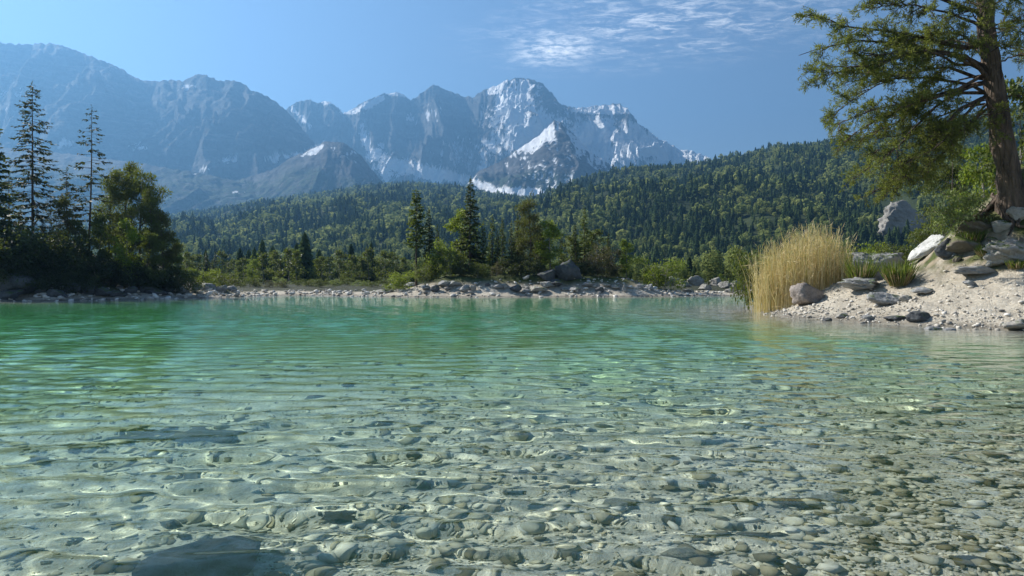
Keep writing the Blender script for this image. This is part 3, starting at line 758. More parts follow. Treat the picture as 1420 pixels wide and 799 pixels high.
proto('spruce_gaunt_b', make_conifer(5, 14, 2.0, 0.22, 0.46, 5, 0.30, 2.0, 0.48, 0.36, 0.55, 0.30, 0.15, 0.2, 0.12), 14, L_SPARSE, BARK)
proto('spruce_gaunt_c', make_conifer(6, 9, 2.3, 0.12, 0.36, 6, 0.40, 2.0, 0.52, 0.38, 0.6, 0.18, 0.2, 0.2), 9, L_SPARSE, BARK)
proto('larch', make_conifer(7, 8, 0.85, 0.42, 0.20, 7, 0.10, 2.6, 0.38, 0.55, 0.5, 0.05, 0.12), 8, L_LARCH, BARK)
proto('larch_full', make_conifer(8, 8, 1.2, 0.12, 0.22, 7, 0.12, 2.4, 0.38, 0.52, 0.7, 0.05, 0.12), 8, L_LARCH, BARK)
proto('pine_a', make_broadleaf(11, 9, 2.3, 0.12, 30, 9000, 0.24, 0.24, 0.1, 0.14, 'cone', True), 9, L_PINE, BARK)
proto('pine_b', make_broadleaf(12, 8, 2.1, 0.10, 26, 8000, 0.24, 0.24, 0.1, 0.13, 'dome', True), 8, L_PINE, BARK)
proto('pine_dull', make_broadleaf(13, 8, 2.0, 0.14, 28, 7500, 0.23, 0.24, 0.1, 0.12, 'cone', True), 8, L_PINE_BROWN, BARK)
proto('birch_a', make_broadleaf(21, 6, 1.35, 0.16, 22, 4200, 0.17, 0.26), 6, L_BIRCH, BARK_PALE)
proto('birch_b', make_broadleaf(22, 5, 1.15, 0.14, 20, 3600, 0.16, 0.27), 5, L_BIRCH, BARK_PALE)
proto('birch_dull', make_broadleaf(23, 6, 1.5, 0.15, 22, 4200, 0.18, 0.25), 6, L_BUSH, BARK_PALE)
proto('shrub', make_broadleaf(31, 2, 1.3, 0.05, 20, 2600, 0.14, 0.30, 0.2, 0.05, 'dome', False, 4), 2, L_BUSH, BARK_PALE, 'foliage', 'stem')
proto('shrub_bright', make_broadleaf(32, 2, 1.3, 0.05, 20, 2800, 0.13, 0.30, 0.2, 0.05, 'dome', False, 4), 2, L_BIRCH, BARK_PALE, 'foliage', 'stem')
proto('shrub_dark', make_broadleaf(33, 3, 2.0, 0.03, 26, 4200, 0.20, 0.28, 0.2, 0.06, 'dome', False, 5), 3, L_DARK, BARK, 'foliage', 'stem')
proto('shrub_twiggy', make_broadleaf(34, 2.2, 1.2, 0.05, 26, 1900, 0.13, 0.28, 0.2, 0.05, 'dome', False, 5), 2.2, L_TWIG, BARK_PALE, 'foliage', 'stem')
proto('shrub_pale', make_broadleaf(35, 2, 1.1, 0.05, 22, 2400, 0.12, 0.28, 0.2, 0.05, 'dome', False, 4), 2, L_PALE, BARK_PALE, 'foliage', 'stem')
proto('spruce_far', make_conifer(41, 9, 1.7, 0.04, 0.36, 7, 0.28, 1.5, 0.66, 0.50), 9, L_SPRUCE, BARK)
proto('birch_far', make_broadleaf(42, 6, 1.6, 0.1, 16, 1500, 0.30, 0.27), 6, L_BUSH, BARK_PALE)
_rr = random.Random(5)
def plant(key, name, px, Y, top_py=None, h=None, label=None, cat='tree', group=None, wscale=1.0, dx=0.0):
    """one tree or shrub of its own: an Empty at its foot with the trunk and the crown as parts"""
    H, tm, cm, tn, cn = PROTO[key]
    x = at_x(px, Y) + dx; z = gz(x, Y)
    if h is None: h = at_z(top_py, Y) - z
    s = h / H
    root = empty(name, (x, Y, z - 0.05))
    root.rotation_euler = (_rr.uniform(-.02, .02), _rr.uniform(-.02, .02), _rr.uniform(0, 6.28))
    root.scale = (s * wscale, s * wscale, s)
    for nm, me in ((tn, tm), (cn, cm)):
        o = bpy.data.objects.new(nm, me); C.objects.link(o); o.parent = root
    tag(root, label, cat, group)
    return root
# ------------------------------------------------------------------ the forest on the hills: one far-off mass
def build_forest():
    rng = np.random.default_rng(77)
    pts = []
    for li, (X, Y, H, PX, PY, T) in enumerate(HILLS):
        P = np.stack([X, Y, H], -1)
        a = P[1:, 1:] - P[:-1, :-1]; b = P[1:, :-1] - P[:-1, 1:]
        area = np.linalg.norm(np.cross(a, b), axis=-1) * 0.5
        yc = Y[:-1, :-1]; pc = PX[:-1, :-1]; tc = T[:-1, :-1]
        sp = (4.6 + yc / 310.0) if li < 2 else np.full_like(yc, 6.0)
        n = area / sp ** 2
        n[(pc < -120) | (pc > 1540) | (tc > 1.06)] = 0
        if li == 0: n[(pc > 760)] = 0
        k = rng.poisson(n)
        ii, jj = np.nonzero(k)
        rep = np.repeat(np.arange(len(ii)), k[ii, jj]); ii = ii[rep]; jj = jj[rep]
        u = rng.random(len(ii)); v = rng.random(len(ii))
        p = (P[ii, jj] * ((1 - u) * (1 - v))[:, None] + P[ii + 1, jj] * (u * (1 - v))[:, None] + P[ii, jj + 1] * ((1 - u) * v)[:, None] + P[ii + 1, jj + 1] * (u * v)[:, None])
        pts.append(np.column_stack([p, np.full(len(p), li), PX[ii, jj], PY[ii, jj]]))
    A = np.concatenate(pts)
    # leave the scar of bare rock free of trees
    A = A[~((np.abs(A[:, 4] - 1246) < 27) & (np.abs(A[:, 5] - 298) < 20) & (A[:, 3] == 1))]
    n = len(A)
    dec = fbm(A[:, 0] / 90, A[:, 1] / 130, 5, 4) + rng.normal(0, 0.30, n)
    leafy = dec > np.where(A[:, 3] == 0, -0.02, np.where(A[:, 3] == 2, -0.15, 0.06))
    hgt = (11.0 * np.exp(rng.normal(0, 0.30, n))).clip(5, 22); hgt[leafy] *= 0.78
    hgt[A[:, 3] == 2] *= 0.75
    hgt *= np.interp(A[:, 1], [120, 450, 900], [0.55, 0.68, 0.95])
    print('forest trees', n)
    g = Geo()
    def con(seed, tiers, k):
        r = np.random.default_rng(seed); V, Tq = [], []
        for i in range(tiers):
            t = i / tiers; zt = 0.06 + 0.94 * (t + 1.5 / tiers); zt = min(zt, 1.0); zb = 0.04 + 0.92 * t
            R = 0.20 * (1 - t) ** 0.8 + 0.02
            a0 = r.uniform(0, 6.28)
            for j in range(k):
                a = a0 + (j + r.uniform(-.25, .25)) * 6.283 / k; w = 6.283 / k * 0.62
                rr = R * r.uniform(0.65, 1.2); zz = zb + r.uniform(-.03, .03)
                b = len(V)
                V += [(0, 0, zt), (rr * math.cos(a - w), rr * math.sin(a - w), zz), (rr * math.cos(a + w), rr * math.sin(a + w), zz)]
                Tq.append((b, b + 1, b + 2))
        return np.array(V), np.array(Tq)
    def dcd(seed, m, es=1.0):
        r = np.random.default_rng(seed); V, Tq = [], []
        for j in range(m):
            d = r.normal(0, 1, 3); d /= np.linalg.norm(d); q = d * r.uniform(0.5, 1.0) * np.array([0.27, 0.27, 0.42]) + np.array([0, 0, 0.56])
            nrm = d + r.normal(0, .5, 3); nrm /= np.linalg.norm(nrm)
            s = np.cross(nrm, r.normal(0, 1, 3)); s /= np.linalg.norm(s); u = np.cross(nrm, s)
            e = r.uniform(0.10, 0.17) * es; b = len(V)
            V += [q + s * e, q - s * e * .5 + u * e * .9, q - s * e * .5 - u * e * .9]; Tq.append((b, b + 1, b + 2))
        return np.array(V), np.array(Tq)
    near = A[:, 1] < 620; close = A[:, 1] < 300
    groups = [(~leafy & near & ~close, [con(i, 8, 9) for i in range(5)]), (~leafy & close, [con(30 + i, 15, 13) for i in range(4)]), (~leafy & ~near, [con(10 + i, 5, 6) for i in range(6)]),
              (leafy & near & ~close, [dcd(i, 220, 0.5) for i in range(4)]), (leafy & close, [dcd(20 + i, 900, 0.26) for i in range(3)]), (leafy & ~near, [dcd(10 + i, 44) for i in range(5)])]
    for gi, (msk, protos) in enumerate(groups):
        idx = np.nonzero(msk)[0]
        pick = rng.integers(0, len(protos), len(idx))
        for pi, (V, Tq) in enumerate(protos):
            ix = idx[pick == pi]
            if not len(ix): continue
            a = rng.uniform(0, 6.28, len(ix)); h = hgt[ix]; w = h * rng.uniform(0.8, 1.6, len(ix))
            ca, sa = np.cos(a), np.sin(a)
            vx = (V[None, :, 0] * ca[:, None] - V[None, :, 1] * sa[:, None]) * w[:, None] + A[ix, 0][:, None]
            vy = (V[None, :, 0] * sa[:, None] + V[None, :, 1] * ca[:, None]) * w[:, None] + A[ix, 1][:, None]
            vz = V[None, :, 2] * h[:, None] + A[ix, 2][:, None] - 0.4
            tint = (rng.uniform(0.02, 0.46, len(ix)) if gi < 3 else rng.uniform(0.62, 1.0, len(ix)))
            tt = np.clip(tint[:, None] + rng.normal(0, 0.03, (len(ix), len(V))), 0, 1)
            F = (Tq[None] + (np.arange(len(ix)) * len(V))[:, None, None]).reshape(-1, 3)
            g.add(np.stack([vx, vy, vz], -1), None, F, tt.ravel())
    t = NT('forest_foliage')
    col = t.ramp(t.attr('tint'), [(0.0, (0.030, 0.050, 0.021)), (0.25, (0.056, 0.086, 0.033)), (0.5, (0.095, 0.13, 0.045)), (0.6, (0.12, 0.16, 0.048)), (1.0, (0.28, 0.31, 0.10))])
    d = t.n('ShaderNodeBsdfDiffuse'); t.l(col, d.inputs['Color'])
    tr = t.n('ShaderNodeBsdfTranslucent'); t.l(col, tr.inputs['Color'])
    mx = t.n('ShaderNodeMixShader'); mx.inputs[0].default_value = 0.4
    t.l(d.outputs[0], mx.inputs[1]); t.l(tr.outputs[0], mx.inputs[2]); t.l(mx.outputs[0], t.out.inputs['Surface'])
    o = g.mesh('forest', t.m, False)
    tag(o, None, None, None, 'stuff')
build_forest()

# ------------------------------------------------------------------ trees on the island
ISLAND_TREES = [
    ('larch', 'larch_tree', 577, 70, 262, 'thin larch with a bare lower trunk, first tree at the left end of the island', 1.0),
    ('spruce_thin', 'spruce_tree', 595, 70, 289, 'slim dark spruce just right of the thin bare trunked larch on the island', 1.0),
    ('birch_a', 'birch_tree', 636, 73, 288, 'bright yellow green birch growing against the left side of the tallest island spruce', 1.0),
    ('spruce_a', 'spruce_tree', 651, 71, 246, 'tallest dark spruce on the island, standing up above all its neighbours', 0.95),
    ('spruce_pale', 'spruce_tree', 669, 72, 306, 'pale green young spruce right beside the tallest island spruce', 0.9),
    ('spruce_pale', 'spruce_tree', 683, 74, 298, 'light green slender conifer, second to the right of the tallest island spruce', 0.85),
    ('larch_full', 'larch_tree', 697, 74, 302, 'thin light green larch left of a small dark spruce on the island', 0.75),
    ('spruce_b', 'spruce_tree', 709, 70, 306, 'small dark spruce between the light green larch and the brownish pine', 0.8),
    ('pine_dull', 'pine_tree', 733, 71, 276, 'broad brownish green pine in the middle of the island, left of a bright birch', 0.85),
    ('pine_dull', 'pine_tree', 722, 74, 300, 'lower brownish pine half hidden behind the broad brownish one', 0.75),
    ('birch_a', 'birch_tree', 764, 70, 304, 'brightest green birch, standing right of the brownish pine on the island', 1.05),
    ('birch_dull', 'birch_tree', 793, 73, 326, 'dull green small birch above the big dark boulder on the island', 1.0),
    ('larch_full', 'larch_tree', 811, 72, 289, 'tall green larch right of the big dark boulder on the island', 0.95),
    ('birch_dull', 'birch_tree', 826, 74, 318, 'rounded dull green tree right behind the tall larch by the dark boulder', 1.0),
    ('birch_b', 'birch_tree', 868, 70, 332, 'narrow bright yellow green birch at the right end of the island', 0.85),
    ('spruce_pale', 'spruce_tree', 660, 75, 318, 'pale short conifer peeping from behind the tallest island spruce', 0.9),
    ('birch_dull', 'birch_tree', 748, 75, 330, 'dull green tree filling the gap between brownish pine and bright birch', 0.9),
    ('spruce_thin', 'spruce_tree', 780, 75, 322, 'thin dark spruce between the brightest birch and the dull small birch', 0.8),
    ('spruce_thin', 'spruce_tree', 845, 76, 322, 'thin dark spruce behind the brown bushes near the right end of the island', 0.9),
]
for key, nm, px, Y, top, lab, w in ISLAND_TREES:
    plant(key, nm, px, Y, top, label=lab, cat='tree', group='trees on the island', wscale=w)
for key, px, Y, top, lab in [
    ('spruce_thin', 604, 73, 312, 'thin dark spruce just left of the bright birch that leans on the tallest island spruce'),
    ('spruce_thin', 688, 70, 318, 'thin dark spruce in front of the light green slender conifer on the island'),
    ('spruce_b', 718, 72, 296, 'dark spruce touching the left side of the broad brownish pine'),
    ('spruce_thin', 750, 71, 308, 'thin dark spruce between the broad brownish pine and the brightest birch'),
    ('spruce_thin', 800, 70, 310, 'thin dark spruce just left of the tall larch by the dark boulder')]:
    plant(key, 'spruce_tree', px, Y, top, label=lab, cat='tree', group='trees on the island', wscale=0.9)
ISLAND_SHRUBS = [
    ('shrub_bright', 612, 69, 340, 'yellow green bush between slim dark spruce and bright birch', 0.6),
    ('shrub', 622, 68, 350, 'grey green bush in front of the bright birch on the island', 0.8),
    ('shrub', 588, 68, 368, 'low green bush under the two slim trees on the left island end', 0.9),
    ('shrub_dark', 640, 67.5, 366, 'low dark bush at the foot of the tallest island spruce', 0.8),
    ('shrub', 662, 67.5, 366, 'green bush by the water below the pale conifers on the island', 0.8),
    ('shrub_twiggy', 690, 67.5, 364, 'brown twiggy bush below the thin light green larch', 0.8),
    ('shrub_dark', 718, 67.5, 358, 'dark bush at the foot of the small dark island spruce', 0.9),
    ('shrub_dark', 742, 67.5, 362, 'dark bush at the foot of the broad brownish pine', 0.9),
    ('shrub_dark', 762, 67, 372, 'low dark bush left of the big dark boulder on the island', 0.9),
    ('shrub_twiggy', 832, 69, 340, 'brown twiggy bush right of the tall green larch', 0.8),
    ('shrub_twiggy', 850, 70, 344, 'brown twiggy bush beside the narrow bright birch at the island end', 0.8),
    ('shrub_dark', 818, 68.5, 364, 'dark bush right of the big dark boulder on the island', 0.9),
    ('shrub_dark', 850, 69, 374, 'low dark bush on the shaded right bank of the island', 0.9),
    ('shrub_bright', 921, 70, 361, 'wide round yellow green bush on the low right end of the island', 0.85),
    ('shrub', 905, 72, 372, 'small green bush left behind the wide round yellow green bush', 0.8),
    ('shrub_bright', 556, 67, 379, 'small yellow green bush at the far left tip of the island', 1.2),
]
for key, px, Y, top, lab, w in ISLAND_SHRUBS:
    plant(key, 'shrub', px, Y, top, label=lab, cat='bush', group='bushes on the island', wscale=w)

# ------------------------------------------------------------------ the dark grove on the left bank
LEFT_TREES = [
    ('spruce_a', 'spruce_tree', -10, 53, 140, 'dark dense spruce cut off by the left edge of the picture', 1.0),
    ('spruce_gaunt', 'spruce_tree', 46, 56, 116, 'tallest gaunt spruce with short drooping branches and bare dark trunk in the left grove', 1.0),
    ('spruce_gaunt_b', 'spruce_tree', 122, 58, 145, 'second tall gaunt spruce with a thin nearly bare top in the left grove', 1.0),
    ('spruce_gaunt_c', 'spruce_tree', 97, 57, 232, 'short gaunt spruce with long drooping boughs between the two tall gaunt ones', 1.0),
    ('spruce_gaunt_c', 'spruce_tree', 18, 61, 240, 'short thin spruce left of the tallest gaunt spruce', 0.9),
    ('spruce_gaunt_b', 'spruce_tree', 72, 61, 262, 'short thin spruce just right of the tallest gaunt trunk', 1.1),
    ('pine_dull', 'pine_tree', 90, 56, 272, 'brownish young pine between the two tall gaunt spruces', 0.7),
    ('pine_a', 'pine_tree', 150, 61, 236, 'leftmost of the dense green pines right of the second gaunt spruce', 0.8),
    ('pine_a', 'pine_tree', 173, 63, 226, 'tallest dense green pine on the grove, at the top of its rounded outline', 0.85),
    ('pine_b', 'pine_tree', 195, 61, 238, 'dense green pine just right of the tallest dense pine in the left grove', 0.8),
    ('pine_a', 'pine_tree', 213, 60, 262, 'dense green pine on the sloping right shoulder of the left grove', 0.75),
    ('pine_dull', 'pine_tree', 230, 60, 292, 'reddish tipped pine at the right edge of the left grove', 0.75),
    ('pine_b', 'pine_tree', 240, 61, 330, 'lowest dense pine at the right end of the left grove', 0.8),
    ('birch_dull', 'birch_tree', 140, 56, 296, 'dull green broad tree below the second gaunt spruce', 0.9),
    ('birch_a', 'birch_tree', 180, 56, 302, 'light yellow green tree in front of the dense dark pines in the left grove', 0.9),
    ('birch_dull', 'birch_tree', 108, 56, 304, 'pale olive tree in front of the short gaunt spruce', 0.8),
    ('pine_b', 'pine_tree', 205, 57, 322, 'small dense pine in front of the right shoulder of the left grove', 0.8),
    ('pine_b', 'pine_tree', 160, 58, 318, 'small dense pine left behind the light yellow green tree', 0.9),
    ('spruce_b', 'spruce_tree', 60, 57, 300, 'dark small spruce at the foot of the tallest gaunt spruce', 1.2),
    ('spruce_b', 'spruce_tree', 28, 56, 290, 'dark small spruce left of the tallest gaunt trunk', 1.2),
]
for key, nm, px, Y, top, lab, w in LEFT_TREES:
    plant(key, nm, px, Y, top, label=lab, cat='tree', group='trees of the left grove', wscale=w)
LEFT_SHRUBS = [
    (-20, 52, 318, 1.2), (8, 52, 322, 1.1), (34, 52.5, 326, 1.1), (58, 52.5, 330, 1.1), (82, 53, 338, 1.0), (104, 54, 348, 1.0), (126, 54.5, 356, 1.0), (150, 55, 360, 1.0), (174, 56, 362, 1.0), (196, 57, 366, 1.0), (216, 58, 370, 0.9), (236, 59, 376, 0.8),
    (20, 50.5, 368, 1.3), (70, 51, 374, 1.2), (112, 52, 380, 1.1)]
_ord = ['first', 'second', 'third', 'fourth', 'fifth', 'sixth', 'seventh', 'eighth', 'ninth', 'tenth', 'eleventh', 'twelfth', 'thirteenth', 'fourteenth', 'fifteenth', 'sixteenth', 'seventeenth', 'eighteenth', 'nineteenth', 'twentieth', 'twenty-first', 'twenty-second', 'twenty-third', 'twenty-fourth', 'twenty-fifth', 'twenty-sixth', 'twenty-seventh', 'twenty-eighth', 'twenty-ninth', 'thirtieth', 'thirty-first', 'thirty-second', 'thirty-third', 'thirty-fourth', 'thirty-fifth', 'thirty-sixth', 'thirty-seventh', 'thirty-eighth', 'thirty-ninth', 'fortieth']
for i, (px, Y, top, w) in enumerate(sorted(LEFT_SHRUBS[:12])):
    plant('shrub_dark', 'shrub', px, Y, top, label=f'nearly black bush in the thicket under the left grove, {_ord[i]} from the left', cat='bush', group='dark bushes under the left grove', wscale=w)
for i, (px, Y, top, w) in enumerate(LEFT_SHRUBS[12:]):
    plant('shrub_dark', 'shrub', px, Y, top, label=f'low dark bush hanging over the left shore rocks, {_ord[i]} of three from the left', cat='bush', group='low bushes on the left shore', wscale=w)
plant('shrub_bright', 'shrub', 287, 66, 374, label='yellow green bush on the gravel right of the left grove', cat='bush', group='bushes on the far gravel bar')
plant('shrub', 'shrub', 252, 60, 376, label='green bush at the right foot of the left grove, left of a yellow green one', cat='bush', group='bushes on the far gravel bar')
plant('shrub', 'shrub', 312, 72, 380, label='small green bush just right of the yellow green bush by the left grove', cat='bush', group='bushes on the far gravel bar')

# ------------------------------------------------------------------ the row of trees along the far shore, each by itself
rt = random.Random(12)
row = []
for px in np.arange(248, 565, 9.0): row.append((px + rt.uniform(-4, 4), rt.uniform(105, 150), 'left'))
for px in np.arange(886, 1062, 14.0): row.append((px + rt.uniform(-4, 4), rt.uniform(84, 115), 'right'))
cnt = {}
for px, Y, side in sorted(row):
    k = rt.random()
    if k < 0.30: key, nm, kind, h = 'spruce_far', 'spruce_tree', 'dark spruce', rt.uniform(3.0, 4.9) * Y / 110
    elif k < 0.85: key, nm, kind, h = 'birch_far', 'birch_tree', 'green leafy tree', rt.uniform(3.4, 5.6) * Y / 110
    else: key, nm, kind, h = 'birch_b', 'birch_tree', 'bright green leafy tree', rt.uniform(2.8, 4.6) * Y / 110
    if side == 'right': h *= 0.48
    cnt[(side, kind)] = cnt.get((side, kind), -1) + 1
    where = 'behind the gravel bar left of the island' if side == 'left' else 'between the island and the reeds'
    plant(key, nm, px, Y, h=h, label=f'{kind} {where}, {_ord[cnt[(side, kind)]]} such from left', cat='tree', group='trees along the far shore', wscale=rt.uniform(0.85, 1.15))
rs = random.Random(21)
low_row = sorted((px + rs.uniform(-5, 5), rs.uniform(80, 92)) for px in np.arange(296, 545, 12.5))
for i, (px, Y) in enumerate(low_row):
    plant(rs.choice(['shrub', 'shrub', 'shrub_pale', 'shrub_twiggy']), 'shrub', px, Y, h=rs.uniform(0.6, 1.15), label=f'low bush along the back of the gravel bar left of the island, {_ord[i]} from left', cat='bush', group='low bushes behind the gravel bar', wscale=1.3)
# ------------------------------------------------------------------ rocks
def ico(sub):
    bm = bmesh.new(); bmesh.ops.create_icosphere(bm, subdivisions=sub, radius=1.0)
    v = np.array([q.co[:] for q in bm.verts]); f = np.array([[q.index for q in p.verts] for p in bm.faces]); bm.free()
    return v, f
ICO = {k: ico(k) for k in (1, 2, 4, 5)}
def rock_shape(seed, sub=4, cuts=9, rough=0.10, flat=1.0, layers=0.0):
    """broken stone: a ball trimmed by random planes, then weathered"""
    r = np.random.default_rng(seed); v, f = ICO[sub]
    v = v.copy(); rad = np.ones(len(v))
    for i in range(cuts):
        n = unit(r.normal(0, 1, 3)); d = r.uniform(0.42, 0.82)
        c = v @ n
        rad = np.where(c > 1e-6, np.minimum(rad, d / np.maximum(c, 1e-6)), rad)
    d = unit(v)
    nz = fbm(d[:, 0] * 2.2 + d[:, 2] * 1.3 + seed, d[:, 1] * 2.2 - d[:, 2] * 0.9, seed, 5, 0.55)
    nz2 = fbm(d[:, 1] * 5 + seed, d[:, 2] * 5 + d[:, 0] * 2, seed + 9, 4, 0.6)
    v = d * (rad * (1 + rough * nz + rough * 0.8 * nz2))[:, None]
    if layers: v[:, :2] *= (1 + layers * np.sin((v[:, 2] * 1.0 + v[:, 0] * 0.25) * 16 + 3 * nz)[:, None] * 0.10)
    v = v / np.abs(v).max(0)
    v[:, 2] *= flat
    return v, f
R_PALE = mat_rock('pale_limestone', (0.16, 0.15, 0.135), (0.42, 0.40, 0.36), 1.4, 0.45)
R_WHITE = mat_rock('white_limestone', (0.30, 0.30, 0.285), (0.62, 0.615, 0.59), 1.2, 0.15)
R_GREY = mat_rock('grey_rock', (0.14, 0.14, 0.14), (0.36, 0.36, 0.35), 1.4, 0.35)
R_PINK = mat_rock('brownish_rock', (0.13, 0.112, 0.10), (0.38, 0.33, 0.295), 2.0)
R_DARK_SHADE = mat_rock('dark_and_shade_rock', (0.035, 0.037, 0.040), (0.12, 0.125, 0.13), 1.2, 0.3)  # dark stone; its colour also stands in for shade on some rocks
R_MOSS = mat_rock('mossy_rock', (0.09, 0.075, 0.06), (0.22, 0.19, 0.15), 1.2, 0.95, (0.085, 0.11, 0.02))
R_BED = mat_rock('lake_stone', (0.16, 0.155, 0.115), (0.38, 0.375, 0.31), 2.5, 0.25, (0.10, 0.10, 0.045))
R_BEDDARK = mat_rock('dark_lake_stone', (0.055, 0.057, 0.05), (0.15, 0.15, 0.135), 2.0, 0.3, (0.06, 0.065, 0.03))
def ray_ground(px, py, under=False):
    """where the line of sight through a photo point meets the ground (bent at the water when it lies under it)"""
    dx, dz = (px - CX) / F_PX, (HY - py) / F_PX
    ys = np.linspace(2, 120, 6000)
    if under:
        y0 = -CAM_H / dz; n = math.sqrt(dx * dx + 1 + dz * dz); ch = math.sqrt(dx * dx + 1) / n / 1.333
        sl = math.sqrt(1 - ch * ch) / ch            # drop per metre along the ground
        ys = np.linspace(y0, y0 + 14, 3000); x = dx * ys; z = -(ys - y0) * math.sqrt(1 + dx * dx) * sl
    else:
        x = dx * ys; z = CAM_H + dz * ys
    g = ground_z(x, ys)
    k = int(np.argmax(z <= g)) if (z <= g).any() else len(ys) - 1
    return float(x[k]), float(ys[k]), float(g[k])
def rock(name, px, py, wpx, hpx, mat, label, seed, rotz=None, tilt=(0, 0), under=False, group=None, Y=None, sub=4, cuts=15, depth=0.8, flat=1.0, layers=0.0, sink=0.25, cat='rock', rough=0.15):
    """px,py: middle of its foot in the photo; wpx,hpx: its size there"""
    if Y is None: x, y, z = ray_ground(px, py, under)
    else: x, y = at_x(px, Y), Y; z = gz(x, y)
    w = wpx / F_PX * y / 2; h = hpx / F_PX * y
    v, f = rock_shape(seed, sub, cuts, rough, flat, layers)
    rz = rotz if rotz is not None else random.Random(seed).uniform(-0.5, 0.5)
    hh = h / (2 - 2 * sink) if True else h
    v = v * np.array([w, w * depth, hh])
    cx, sx, cy, sy, cz, sz = math.cos(tilt[0]), math.sin(tilt[0]), math.cos(tilt[1]), math.sin(tilt[1]), math.cos(rz), math.sin(rz)
    v = v @ np.array([[1, 0, 0], [0, cx, sx], [0, -sx, cx]]); v = v @ np.array([[cy, 0, -sy], [0, 1, 0], [sy, 0, cy]]); v = v @ np.array([[cz, sz, 0], [-sz, cz, 0], [0, 0, 1]])
    o = mesh_np(name, v, f, mat, True)
    top = z + hh * (1 - 2 * sink) + v[:, 2].max()
    o.location = (x, y, z + hh * (1 - 2 * sink) - (max(0.0, top + 0.045) if name.startswith('sunken') else 0.0))
    o.cycles.is_caustics_receiver = True
    tag(o, label, cat, group)
    return o

# right beach
rock('boulder', 1121, 421, 54, 29, R_PINK, 'grey brown boulder with one dark flat side at the foot of the reeds', 3, rotz=0.35, cuts=16, depth=0.7, rough=0.13)
rock('rock_outcrop', 1213, 389, 82, 42, R_GREY, 'grey layered rock outcrop right of the reeds with a bush on top', 8, rotz=0.1, layers=0.8, depth=0.8, sub=5)
rock('rock_slab', 1196, 402, 62, 18, R_GREY, 'sloping grey slab at the foot of the layered outcrop, beside the reeds', 9, layers=0.8, rotz=0.2, sub=5)
rock('boulder', 1287, 352, 66, 30, R_WHITE, 'white rock slab leaning up the slope below the pale bush', 14, rotz=0.0, tilt=(0, -0.72), flat=0.45, depth=0.6, cuts=12)
rock('boulder', 1316, 352, 40, 24, R_DARK_SHADE, 'rock coloured dark for the shadowed hollow right behind the leaning white slab', 15)  # dark rock colour stands in for the shadow in this hollow
rock('boulder', 1398, 361, 70, 30, R_PALE, 'large pale layered rock by the right edge of the picture below the pine', 16, layers=0.9, sub=5, depth=0.7)
rock('rock_slab', 1358, 381, 70, 12, R_GREY, 'flat grey slab lying on the sand below the pine', 17, layers=0.4)
rock('rock_slab', 1232, 420, 66, 15, R_GREY, 'low broad grey ledge on the beach between boulder and waterline', 18, layers=0.3, rotz=0.2)
rock('boulder', 1273, 444, 36, 15, R_DARK_SHADE, 'dark wedge shaped stone at the waterline, largest of the wet dark stones', 19, cuts=6)
rock('boulder', 1238, 444, 34, 7, R_DARK_SHADE, 'flat dark wet stone just left of the dark wedge shaped one', 20)
rock('boulder', 1291, 457, 32, 10, R_GREY, 'left one of two small stones in the shallow water off the beach', 21, under=True)
rock('boulder', 1319, 458, 24, 9, R_GREY, 'right one of two small stones in the shallow water off the beach', 22, under=True)
rock('boulder', 1412, 457, 44, 15, R_PALE, 'pale rounded stone at the waterline by the right edge of the picture', 23)
rock('boulder', 1344, 396, 20, 10, R_GREY, 'small grey stone standing alone on the upper sand', 24, cuts=9)
rock('boulder', 1282, 407, 34, 9, R_GREY, 'flat grey stone on the beach right of the grass tuft', 25)
rock('boulder', 1258, 417, 22, 8, R_PALE, 'small pale stone right above the low broad grey ledge', 26)
rock('boulder', 1148, 445, 14, 7, R_DARK_SHADE, 'small dark stone in the water off the grey brown boulder', 27, under=True)
rock('boulder', 1384, 318, 34, 18, R_PALE, 'pale rock half under the pine roots', 28, cuts=12)
rock('boulder', 1412, 305, 34, 22, R_PALE, 'pale rock under the pine roots by the right picture edge', 29, cuts=12)
rock('boulder', 1352, 322, 44, 22, R_MOSS, 'mossy brown rock on the slope between the pale bush and the pine roots', 30)
rock('boulder', 1330, 350, 60, 22, R_MOSS, 'moss covered hump on the slope above the sand', 31)
rock('boulder', 1424, 272, 60, 44, R_MOSS, 'dark rock with bright moss on top right beside the pine trunk', 32, cuts=6)
rock('boulder', 1168, 440, 22, 6, R_PALE, 'small flat pale stone at the waterline below the grey brown boulder', 33)
rock('boulder', 1205, 443, 20, 6, R_GREY, 'small flat grey stone at the waterline, midway between boulder and dark wedge', 34)
# far shore
rock('boulder', 787, 389, 44, 33, R_DARK_SHADE, 'big dark boulder in the middle of the island below the trees', 40, Y=66.5)
rock('boulder', 760, 392, 30, 18, R_DARK_SHADE, 'dark boulder just left of the big dark one on the island', 41, Y=66)
rock('boulder', 530, 407, 26, 8, R_PALE, 'low pale boulder at the far left tip of the island', 42)
rock('boulder', 20, 404, 66, 26, R_DARK_SHADE, 'large smooth boulder coloured dark for the shade on the left shore, leftmost', 43, Y=50.5, cuts=9, rough=.05)  # the grove's shade on the shore is put into the rock colour
rock('boulder', 10, 416, 46, 16, R_DARK_SHADE, 'smaller shade-coloured boulder in front of the large smooth one on the left shore', 44, Y=49.2, cuts=9)  # shade put into the rock colour here too
far_spots = [(250, 406, 28, 13), (270, 404, 24, 12), (288, 404, 22, 12), (306, 404, 26, 10), (322, 404, 18, 8)]
for i, (px, py, w, h) in enumerate(far_spots):
    rock('boulder', px, py, w, h, R_GREY, f'grey boulder below the yellow green bush by the left grove, {_ord[i]} from the left', 50 + i, group='boulders by the left grove', sub=2 if w < 20 else 4)
